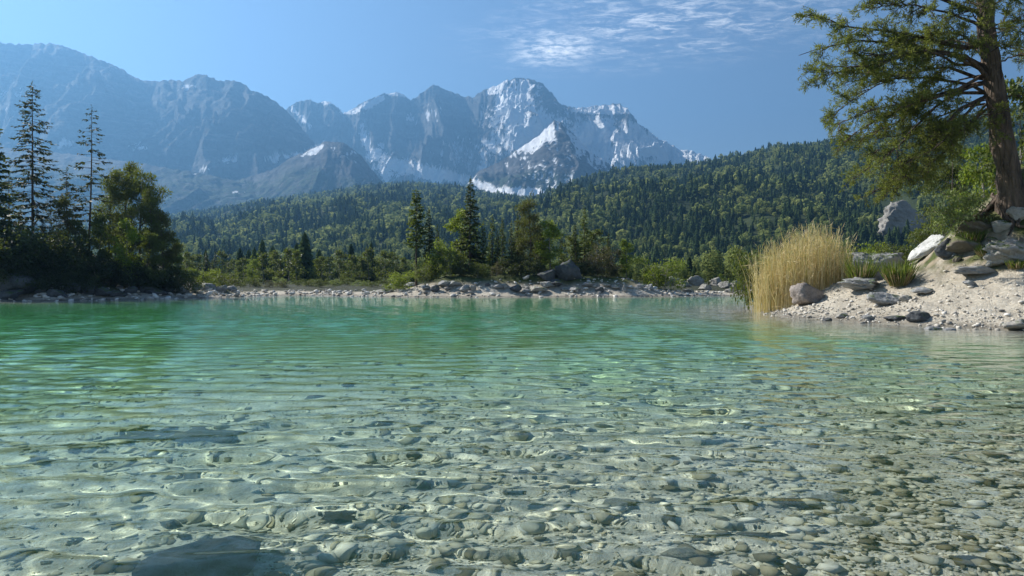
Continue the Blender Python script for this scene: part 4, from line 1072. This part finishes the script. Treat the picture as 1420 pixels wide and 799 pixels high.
bar = [(932, 396, 24, 13), (948, 398, 22, 11), (965, 396, 26, 14), (978, 402, 20, 9), (992, 396, 24, 12), (1006, 400, 22, 10), (1020, 398, 20, 10), (1036, 402, 22, 9), (955, 405, 16, 6), (1012, 406, 18, 6)]
for i, (px, py, w, h) in enumerate(sorted(bar)):
    rock('boulder', px, py, w, h, R_PALE, f'pale boulder on the gravel bar between island and reeds, {_ord[i]} from the left', 60 + i, group='boulders on the right gravel bar')
ri = random.Random(3)
rim = sorted([(544 + 14.2 * i + ri.uniform(-5, 5), ri.uniform(396, 405), 9 + 22 * ri.random() ** 2, ri.uniform(4, 10)) for i in range(26)])
for i, (px, py, w, h) in enumerate(rim):
    rock('boulder', px, py, w, h, ri.choice([R_PALE, R_GREY, R_GREY, R_DARK_SHADE]), f'boulder on the rocky front bank of the island, {_ord[i]} along it from the left', 80 + i, group='boulders on the island bank')
lsh = sorted([(60 + 17 * i + ri.uniform(-5, 5), ri.uniform(405, 412), ri.uniform(16, 34), ri.uniform(8, 14)) for i in range(11)])
for i, (px, py, w, h) in enumerate(lsh):
    rock('boulder', px, py, w, h, R_DARK_SHADE, f'left shore boulder coloured dark for the shade below the grove, {_ord[i]} from the left', 120 + i, group='boulders on the left shore')  # shade below the grove painted in by the dark rock colour
# stones under water
SUB = [
    (296, 604, 118, 22, R_BEDDARK, 'broad dark stone lying under water left of the middle, widest of the sunken stones'),
    (205, 604, 110, 10, R_BEDDARK, 'long thin dark sunken stone just left of the broad dark one'),
    (436, 550, 26, 6, R_BEDDARK, 'small dark sunken stone far out, above the broad dark one'),
    (465, 716, 56, 14, R_BEDDARK, 'dark sunken stone right above the big boulder at the bottom edge'),
    (519, 642, 58, 9, R_BEDDARK, 'flat dark sunken stone alone in the middle left of the water'),
    (1104, 700, 64, 18, R_BEDDARK, 'dark sunken stone on the right, left of a rounded grey one'),
    (1150, 695, 60, 22, R_BED, 'rounded grey green sunken stone right beside the dark one on the right'),
    (1050, 742, 60, 16, R_BEDDARK, 'dark sunken stone below the rounded grey green one on the right'),
    (1352, 782, 54, 14, R_BEDDARK, 'dark sunken stone in the bottom right corner'),
    (440, 776, 34, 14, R_WHITE, 'small bright sunken stone right beside the big boulder at the bottom'),
    (1185, 724, 60, 16, R_BED, 'grey sunken stone right of the dark ones in the lower right water'),
    (700, 655, 46, 10, R_BED, 'brownish flat sunken stone in the middle of the water'),
    (860, 700, 60, 14, R_BED, 'grey brown sunken stone in the lower middle, right of the centre line'),
    (700, 770, 60, 20, R_BED, 'rounded sunken stone at the bottom of the picture, near the centre line'),
    (950, 770, 70, 20, R_BED, 'broad sunken stone at the bottom, between centre and right corner'),
]
for i, (px, py, w, h, m, lab) in enumerate(SUB):
    rock('sunken_stone', px, py, w, h, m, lab, 200 + i, under=True, cat='stone', group='stones under the water', cuts=12, sink=0.3, flat=1.0)
rock('sunken_boulder', 302, 790, 215, 120, mat_rock('shadow_dark_rock', (0.03, 0.034, 0.04), (0.085, 0.09, 0.10), 1.5, 0.15, (0.05, 0.055, 0.03)), 'biggest sunken boulder, coloured dark for the shadow at the bottom edge, left of the middle', 230, under=True, cat='boulder', cuts=9, depth=0.6, sink=0.35, rotz=0.3, rough=0.06)  # rock colour darkened to stand in for a soft shadow under water
def hill_point(px, py, li=1):
    X, Y, H, PX, PY, T = HILLS[li]
    k = np.argmin((PX - px) ** 2 + (PY - py) ** 2 + (T > 1) * 1e6); k = np.unravel_index(k, X.shape)
    return X[k], Y[k], H[k]
R_SCAR = mat_rock('scar_rock', (0.11, 0.105, 0.09), (0.30, 0.285, 0.26), 0.09, 0.2, (0.05, 0.07, 0.03))
def build_scar():
    x, y, z = hill_point(1256, 330)
    w = 70 / F_PX * y / 2; h = 50 / F_PX * y
    v, f = rock_shape(300, 5, 12, 0.16, 1.0, 0.5)
    o = mesh_np('bare_cliff', v * np.array([w, w * 0.6, h * 0.62]), f, R_SCAR, True)
    o.location = (x, y, z + h * 0.42)
    tag(o, 'bare pale rock face showing through the forest on the right hill', 'cliff')
build_scar()

# ------------------------------------------------------------------ pebbles under the water and gravel on the beach
def scatter(name, X, Y, size, mat, seed, subs=1, flatr=(0.35, 0.75), sink=0.2):
    rng = np.random.default_rng(seed); Z = ground_z(X, Y)
    g = Geo(); pick = rng.integers(0, 14, len(X))
    for k in range(14):
        v, f = rock_shape(500 + k, subs, 6 + k % 7, 0.14)
        ix = np.nonzero(pick == k)[0]
        if not len(ix): continue
        a = rng.uniform(0, 6.28, len(ix)); s = size[ix]; e = rng.uniform(0.6, 1.0, len(ix)); fl = rng.uniform(*flatr, len(ix))
        ca, sa = np.cos(a)[:, None], np.sin(a)[:, None]
        tl = rng.normal(0, 0.25, len(ix))[:, None]
        bx = v[None, :, 0] * s[:, None]; by = v[None, :, 1] * (s * e)[:, None]; bz = v[None, :, 2] * (s * fl)[:, None] + bx * tl
        vv = np.stack([bx * ca - by * sa + X[ix, None], bx * sa + by * ca + Y[ix, None], bz + (Z[ix] + s * fl * (1 - 2 * sink))[:, None]], -1)
        F = (f[None] + (np.arange(len(ix)) * len(v))[:, None, None]).reshape(-1, 3)
        g.add(vv, None, F, np.repeat(rng.random(len(ix)), len(v)))
    o = g.mesh(name, mat, True); o['kind'] = 'stuff'; o.cycles.is_caustics_receiver = True
    return o
def mat_pebble(name, stops):
    t = NT(name); p = t.pos()
    n = t.noise(14, 5, 0.65, p)
    c = t.ramp(t.attr('tint'), stops)
    v = t.rng(n, 0.3, 0.7, 0.7, 1.2); vv = t.n('ShaderNodeCombineXYZ'); [t.l(v, vv.inputs[i]) for i in range(3)]
    t.bsdf(t.mix(1.0, c, vv.outputs[0], 'MULTIPLY'), 0.85, t.bump(n, 0.4, 0.01), 0.25)
    return t.m
def build_pebbles():
    rng = np.random.default_rng(9)
    n = 95000
    d = 1.2 * (17 / 1.2) ** (rng.random(n) ** 0.85); px = rng.uniform(-260, 1680, n)
    X = at_x(px, d); Y = d - 0.2
    X = at_x(px, np.maximum(d, 1.5))
    dens = np.clip(0.30 + 0.9 * sstep(-0.35, 0.4, X / np.maximum(d, 1)) + 1.1 * fbm(X * 0.5, Y * 0.7, 15, 4), 0.16, 1.0) * np.interp(d, [1, 7, 17], [1, 0.9, 0.4])
    k = rng.random(n) < dens
    X, Y, d = X[k], Y[k], d[k]
    size = 0.007 + 0.016 * rng.random(len(X)) ** 2.5 + 0.06 * rng.random(len(X)) ** 16
    size *= np.interp(d, [1, 5, 17], [0.9, 1.15, 2.0])
    z = ground_z(X, Y); k = z < -0.03
    scatter('lake_pebbles', X[k], Y[k], size[k], mat_pebble('lake_pebble', [(0.0, (0.07, 0.068, 0.05)), (0.07, (0.16, 0.14, 0.085)), (0.2, (0.36, 0.32, 0.21)), (0.6, (0.52, 0.495, 0.375)), (0.9, (0.66, 0.635, 0.52)), (1.0, (0.76, 0.74, 0.65))]), 1)
    # beach
    n = 16000
    X = rng.uniform(8.5, 24, n); Y = rng.uniform(15, 36, n)
    s = poly_sdf(X, Y, RIGHT_LAND)
    k = (s > -1.6) & (s < 5.2) & (rng.random(n) < np.interp(s, [-1.6, 0, 2.0, 5.2], [0.25, 1.0, 0.6, 0.08])) & (np.abs(X / Y - 0.58) < 0.28)
    X, Y = X[k], Y[k]
    size = 0.018 + 0.035 * rng.random(len(X)) ** 2 + 0.08 * rng.random(len(X)) ** 11
    scatter('beach_gravel', X, Y, size, mat_pebble('beach_stone', [(0.0, (0.20, 0.19, 0.17)), (0.2, (0.36, 0.33, 0.28)), (0.6, (0.52, 0.48, 0.41)), (1.0, (0.68, 0.645, 0.575))]), 2)
    # far shores
    n = 9000
    px = rng.uniform(-30, 1060, n); Yf = rng.uniform(46, 80, n); X = at_x(px, Yf)
    s = np.maximum(poly_sdf(X, Yf, ISLAND), poly_sdf(X, Yf, LEFT_LAND))
    k = (s > -0.4) & (s < 3.6) & (rng.random(n) < 0.8)
    X, Yf = X[k], Yf[k]
    size = 0.08 + 0.16 * rng.random(len(X)) ** 2 + 0.25 * rng.random(len(X)) ** 10
    scatter('shore_rubble', X, Yf, size, mat_pebble('shore_stone', [(0.0, (0.18, 0.165, 0.145)), (0.3, (0.40, 0.38, 0.34)), (0.7, (0.58, 0.555, 0.50)), (1.0, (0.72, 0.695, 0.635))]), 3)
build_pebbles()

# ------------------------------------------------------------------ reeds, tufts and bushes on the right shore
def build_reeds():
    rng = np.random.default_rng(31); g = Geo()
    n = 1700
    a = rng.uniform(0, 6.283, n); r = np.sqrt(rng.random(n))
    cx, cy = 12.4, 31.3
    x = cx + r * np.cos(a) * 1.85 + 0.25 * rng.normal(0, 1, n); y = cy + r * np.sin(a) * 1.5
    z = ground_z(x, y)
    h = (2.88 - 0.25 * sstep(0.4, 1.0, r)) * rng.uniform(0.58, 1.14, n) + 0.22 * np.sin(x * 2.1)
    h = h * np.interp(x, [10.2, 11.5, 13, 14.3, 15], [0.98, 1.04, 1.08, 1.06, 0.98])
    h = h - 0.75 * np.clip(z, 0, 2)
    lean = rng.normal(0, 0.085, (n, 2)) + np.stack([np.interp(x, [10.4, 12.5, 14.6], [-0.04, 0.0, 0.03]), np.zeros(n)], 1)
    bent = rng.random(n) < 0.07; lean[bent] *= rng.uniform(3, 7, (bent.sum(), 1)); h[bent] *= 0.75
    s = np.array([0, 0.35, 0.7, 1.0])
    f = rng.uniform(0, 6.28, n); sx, sy = np.cos(f), np.sin(f) * 0.5
    V = []
    for k, t in enumerate(s):
        c = np.stack([x + lean[:, 0] * h * t ** 1.6, y + lean[:, 1] * h * t ** 1.6, z - 0.05 + h * t], 1)
        w = 0.0135 * (1 - 0.65 * t)
        V += [c + np.stack([sx, sy, sx * 0], 1) * w, c - np.stack([sx, sy, sx * 0], 1) * w]
    V = np.stack(V, 1)
    q = []
    for k in range(3): q.append(np.array([2 * k, 2 * k + 1, 2 * k + 3, 2 * k + 2]))
    F = (np.stack(q)[None] + (np.arange(n) * 8)[:, None, None]).reshape(-1, 4)
    tint = np.clip(rng.normal(0.55, 0.28, n), 0, 1)
    g.add(V, F, None, np.repeat(tint, 8))
    # dry leaves and thin plumes
    m = n * 3; i = rng.integers(0, n, m); t = rng.uniform(0.12, 0.98, m)
    c = np.stack([x[i] + lean[i, 0] * h[i] * t ** 1.6, y[i] + lean[i, 1] * h[i] * t ** 1.6, z[i] + h[i] * t], 1)
    d = np.stack([rng.normal(0, 0.42, m), rng.normal(0, 0.42, m), rng.uniform(0.45, 1.1, m)], 1)
    low = rng.random(m) < 0.25; d[low, 2] *= rng.uniform(-0.6, 0.2, low.sum())
    ll = rng.uniform(0.22, 0.55, m)
    cards(g, c, d, rng.normal(0, 1, (m, 3)), ll, 0.020, np.clip(rng.normal(0.5, 0.2, m) - 0.15 * (t < 0.3), 0, 1))
    mt = mat_leaf('dry_reed', (0.17, 0.18, 0.05), (0.70, 0.52, 0.27), (0.86, 0.76, 0.50), 0.3)
    o = g.mesh('reeds', mt, False)
    tag(o, 'tall clump of dry golden reeds standing at the water edge', 'reeds')
build_reeds()
def build_tuft(px, py, hpx, wpx, label, mats, n=420, seed=1, Y=None):
    rng = np.random.default_rng(seed)
    if Y is None: x, y, z = ray_ground(px, py)
    else: x, y = at_x(px, Y), Y; z = gz(x, y)
    h = hpx / F_PX * y; w = wpx / F_PX * y / 2
    g = Geo(); g2 = Geo()
    a = rng.uniform(0, 6.28, n); r = np.sqrt(rng.random(n)) * w * 0.55
    b = np.stack([r * np.cos(a), r * np.sin(a), np.zeros(n)], 1)
    d = np.stack([np.cos(a) * rng.uniform(0.05, 0.7, n), np.sin(a) * rng.uniform(0.05, 0.7, n), np.ones(n)], 1)
    dead = rng.random(n) < 0.35
    for gg, k, f in ((g, ~dead, 1.0), (g2, dead, 0.72)):
        cards(gg, b[k], d[k], rng.normal(0, 1, (k.sum(), 3)), h * f * rng.uniform(0.55, 1.1, k.sum()), 0.035, rng.random(k.sum()))
    root = empty('grass_tuft', (x, y, z - 0.03))
    g.mesh('green_blades', mats[0], False, root); g2.mesh('dry_blades', mats[1], False, root)
    tag(root, label, 'grass tuft')
L_GRASS = mat_leaf('fresh_grass', (0.045, 0.075, 0.014), (0.085, 0.13, 0.022), (0.14, 0.18, 0.04), 0.35)
L_STRAW = mat_leaf('straw', (0.30, 0.19, 0.11), (0.46, 0.32, 0.20), (0.58, 0.46, 0.30), 0.25)
build_tuft(1246, 397, 40, 42, 'green grass tuft with reddish dry stalks beside the layered outcrop', (L_GRASS, L_STRAW), 620, 3)
build_tuft(1193, 400, 52, 26, 'yellow green grass tuft squeezed between reeds and layered outcrop', (L_GRASS, L_STRAW), 300, 4)
build_tuft(1372, 356, 20, 46, 'short grass tuft on the mossy slope below the pine', (L_GRASS, L_STRAW), 420, 5)
build_tuft(1345, 338, 22, 50, 'green grass tuft under the pale bush on the slope', (L_GRASS, L_STRAW), 420, 6)
build_tuft(1412, 372, 14, 44, 'low grass strip at the right picture edge below the large pale rock', (L_GRASS, L_STRAW), 360, 7)
RS = 'bushes on the right shore'
plant('shrub_pale', 'shrub', 1333, 27.0, 262, label='pale green bush on the slope left of the pine roots', cat='bush', group=RS, wscale=0.75)
plant('shrub', 'shrub', 1234, 30.5, 341, label='olive bush growing on top of the layered outcrop', cat='bush', group=RS, wscale=0.9)
plant('shrub_bright', 'shrub', 1192, 33, 340, label='yellow green bush behind the right edge of the reeds', cat='bush', group=RS, wscale=0.8)
plant('shrub', 'shrub', 1036, 34.5, 352, label='slender green bush behind the left edge of the reeds', cat='bush', group=RS, wscale=0.4)
plant('shrub', 'shrub', 1300, 36, 318, label='green bush behind the leaning white slab', cat='bush', group=RS, wscale=0.8)
plant('shrub', 'shrub', 1366, 30, 268, label='olive bush right behind the pine trunk foot', cat='bush', group=RS, wscale=0.8)
plant('shrub_twiggy', 'shrub', 1362, 26.6, 292, label='brown twiggy bush among the pine roots', cat='bush', group=RS, wscale=0.9)
plant('shrub', 'shrub', 1318, 28.2, 326, label='low green bush right behind the top of the leaning white slab', cat='bush', group=RS, wscale=0.9)
TB = 'trees behind the big pine'
plant('birch_dull', 'birch_tree', 1416, 36, 110, label='pale leafy tree behind the pine at the right picture edge', cat='tree', group=TB, wscale=0.7)
plant('birch_a', 'birch_tree', 1368, 48, 196, label='yellow green leafy tree seen just left of the pine trunk', cat='tree', group=TB, wscale=0.8)
plant('pine_b', 'pine_tree', 1318, 60, 205, label='small green pine seen under the boughs of the big pine', cat='tree', group=TB, wscale=0.7)

# ------------------------------------------------------------------ the big pine on the right
def build_big_pine():
    rng = np.random.default_rng(55)
    Y0 = 26.4
    base = (at_x(1400, Y0), Y0, gz(at_x(1400, Y0), Y0))
    root = empty('pine_tree', (base[0], base[1], base[2] - 0.1))
    tag(root, 'big old pine leaning over the water on the right, thick dark trunk and open crown', 'tree')
    B = np.array([base[0], base[1], base[2] - 0.1])
    def P(px, py, dy=0.0): Y = Y0 + dy; return np.array([at_x(px, Y), Y, at_z(py, Y)]) - B
    wood = Geo()
    tp = [P(1404, 300), P(1402, 262), P(1396, 232), P(1388, 190), P(1382, 150), P(1375, 105), P(1368, 60), P(1364, 10), P(1362, -60), P(1358, -150), P(1352, -240), P(1350, -330)]
    trad = [0.56, 0.45, 0.39, 0.37, 0.355, 0.31, 0.29, 0.26, 0.23, 0.19, 0.13, 0.06]
    tp[0][2] = -0.6
    T = np.array(tp); zz = T[:, 2]
    zi = np.linspace(zz[0], zz[-1], 40)
    pts = np.stack([np.interp(zi, zz, T[:, i]) for i in range(3)], 1); rd = np.interp(zi, zz, trad)
    tube(wood, pts, rd, 14, 0.5, 0.07, rng)
    wood.mesh('trunk', BARK_PINE, True, root)
    for k in range(8):                                    # roots gripping the rocks
        g = Geo(); a = rng.uniform(2.3, 5.9) if k < 6 else rng.uniform(0, 2.3)
        L = rng.uniform(0.5, 1.1); s = np.linspace(0, 1, 9)
        q = np.stack([math.cos(a) * (0.3 + L * s) + 0.12 * np.sin(s * 7 + k), math.sin(a) * (0.3 + L * s), 0.35 - 0.4 * s], 1)
        gzv = ground_z(q[:, 0] + B[0], q[:, 1] + B[1]) - B[2]
        q[:, 2] = gzv + 0.05 + 0.35 * (1 - s) ** 2.5 + 0.05 * np.sin(s * 9 + k)
        tube(g, q, np.linspace(0.12, 0.025, 9), 6, 0.5, 0.08, rng)
        g.mesh('root', BARK_PINE, True, root)
    tips = [  # column, row, depth offset, row where the limb leaves the trunk
        (1106, 78, 0.6, 95), (1128, 18, -0.8, 60), (1146, -30, 0.4, 20), (1122, 116, -0.5, 120), (1140, 156, 0.3, 128), (1172, 120, 1.6, 110), (1185, 62, -2.0, 85), (1200, 18, 1.2, 40),
        (1222, 172, 0.8, 100), (1196, 240, -0.6, 112), (1232, 262, 0.4, 135), (1258, 222, -1.4, 125), (1292, 196, 1.2, 138), (1285, 30, -1.8, 70), (1322, 62, 1.9, 95), (1328, 6, -1.2, 45), (1262, 55, 2.4, 75), (1176, 188, 1.4, 128),
        (1434, 58, 0.8, 90), (1452, 130, -1.0, 140), (1342, 168, -1.9, 150), (1436, 12, -1.4, 40), (1150, 90, -1.8, 100), (1236, -20, 0.8, 10), (1182, 206, 0.9, 110), (1212, 272, 0.2, 140), (1246, 244, -0.5, 132), (1162, 172, -1.2, 100), (1215, 215, 1.8, 146), (1380, 40, -2.6, 80), (1395, -10, -2.4, 20),
        (1250, -80, 1.0, -30), (1170, -90, -1.0, -20), (1350, -140, -1.8, -90), (1300, -180, 1.2, -120), (1430, -110, 0.9, -70), (1340, -260, 0.5, -200), (1400, -230, -0.8, -180), (1230, -150, -0.6, -80)]
    crown = Geo()
    tuft_c, tuft_d = [], []
    for i, (px, py, dy, ay) in enumerate(tips):
        g = Geo()
        az_ = at_z(ay, Y0) - B[2]
        p0 = np.array([np.interp(az_, zz, T[:, j]) for j in range(3)])
        p1 = P(px, py, dy)
        d = p1 - p0; L = np.linalg.norm(d)
        s = np.linspace(0, 1, 11)
        q = p0[None] + d[None] * s[:, None]
        q[:, 2] += L * (0.17 * np.sin(math.pi * s ** 0.8)) * rng.uniform(-0.35, 1.0) + L * 0.035 * np.sin(s * rng.uniform(5, 11) + rng.uniform(0, 6)) * s
        side = unit(np.cross(d, [0, 0, 1.0])[None])[0]
        q += side[None] * (L * 0.06 * np.sin(s * rng.uniform(3, 9) + rng.uniform(0, 3)))[:, None] + rng.normal(0, 0.02, q.shape)
        r0 = np.clip(0.0135 * L * rng.uniform(0.7, 1.2), 0.035, 0.10)
        tube(g, q, r0 * (1 - 0.88 * s ** 0.8), 6, 0.5, 0.05, rng)
        nsec = int(5 + L * 1.8)
        for k in range(nsec):
            u = rng.uniform(0.28, 1.0)
            b = np.array([np.interp(u, s, q[:, j]) for j in range(3)])
            dd = unit((unit(d[None])[0] * rng.uniform(0.3, 1.0) + side * rng.choice([-1, 1]) * rng.uniform(0.2, 1.0) + np.array([0, 0, rng.uniform(-0.55, 0.35)]))[None])[0]
            l2 = rng.uniform(0.55, 1.45) * (1.15 - 0.5 * u)
            s2 = np.linspace(0, 1, 6)
            q2 = b[None] + dd[None] * (l2 * s2)[:, None]; q2[:, 2] += -0.18 * l2 * s2 ** 2 + rng.normal(0, 0.02, 6)
            tube(g, q2, 0.022 * (1 - 0.75 * s2), 4)
            for w in range(int(5 + l2 * 6)):
                v = rng.uniform(0.2, 1.0)
                c = np.array([np.interp(v, s2, q2[:, j]) for j in range(3)])
                d3 = unit((dd * 0.6 + rng.normal(0, 0.55, 3) + np.array([0, 0, 0.12]))[None])[0]
                l3 = rng.uniform(0.14, 0.42)
                e = c + d3 * l3
                tube(g, np.stack([c, c + d3 * l3 * 0.5 + rng.normal(0, 0.01, 3), e]), [0.008, 0.006, 0.004], 3)
                for z in (0.55, 1.0): tuft_c.append(c + d3 * l3 * z); tuft_d.append(d3)
        g.mesh('limb', BARK_PINE, True, root)
    tc = np.array(tuft_c); td = np.array(tuft_d); n = len(tc)
    k = 11
    c = np.repeat(tc, k, 0) + rng.normal(0, 0.03, (n * k, 3))
    d = unit(rng.normal(0, 1, (n * k, 3))) + np.repeat(td, k, 0) * 0.9
    ll = rng.uniform(0.09, 0.18, n * k)
    tint = np.repeat(np.clip(rng.normal(0.5, 0.16, n), 0, 1), k) + rng.normal(0, 0.08, n * k)
    cards(crown, c, d, rng.normal(0, 1, (n * k, 3)), ll, 0.026, np.clip(tint, 0, 1))
    crown.mesh('crown', mat_leaf('big_pine_needles', (0.055, 0.070, 0.024), (0.11, 0.125, 0.042), (0.19, 0.19, 0.07), 0.50), False, root)
    print('pine tufts', n)
build_big_pine()
def build_bank_rocks():
    # loose stones and pale blocks showing on the mossy slope under the pine
    r = random.Random(8)
    spots = sorted((r.uniform(1300, 1420), r.uniform(312, 364), r.uniform(10, 26), r.uniform(5, 10)) for _ in range(10))
    for i, (px, py, w, h) in enumerate(spots):
        rock('boulder', px, py, w, h, r.choice([R_MOSS, R_MOSS, R_GREY]), f'small rock in the mossy slope under the pine, {_ord[i]} from the left', 400 + i, group='rocks in the slope under the pine')
build_bank_rocks()
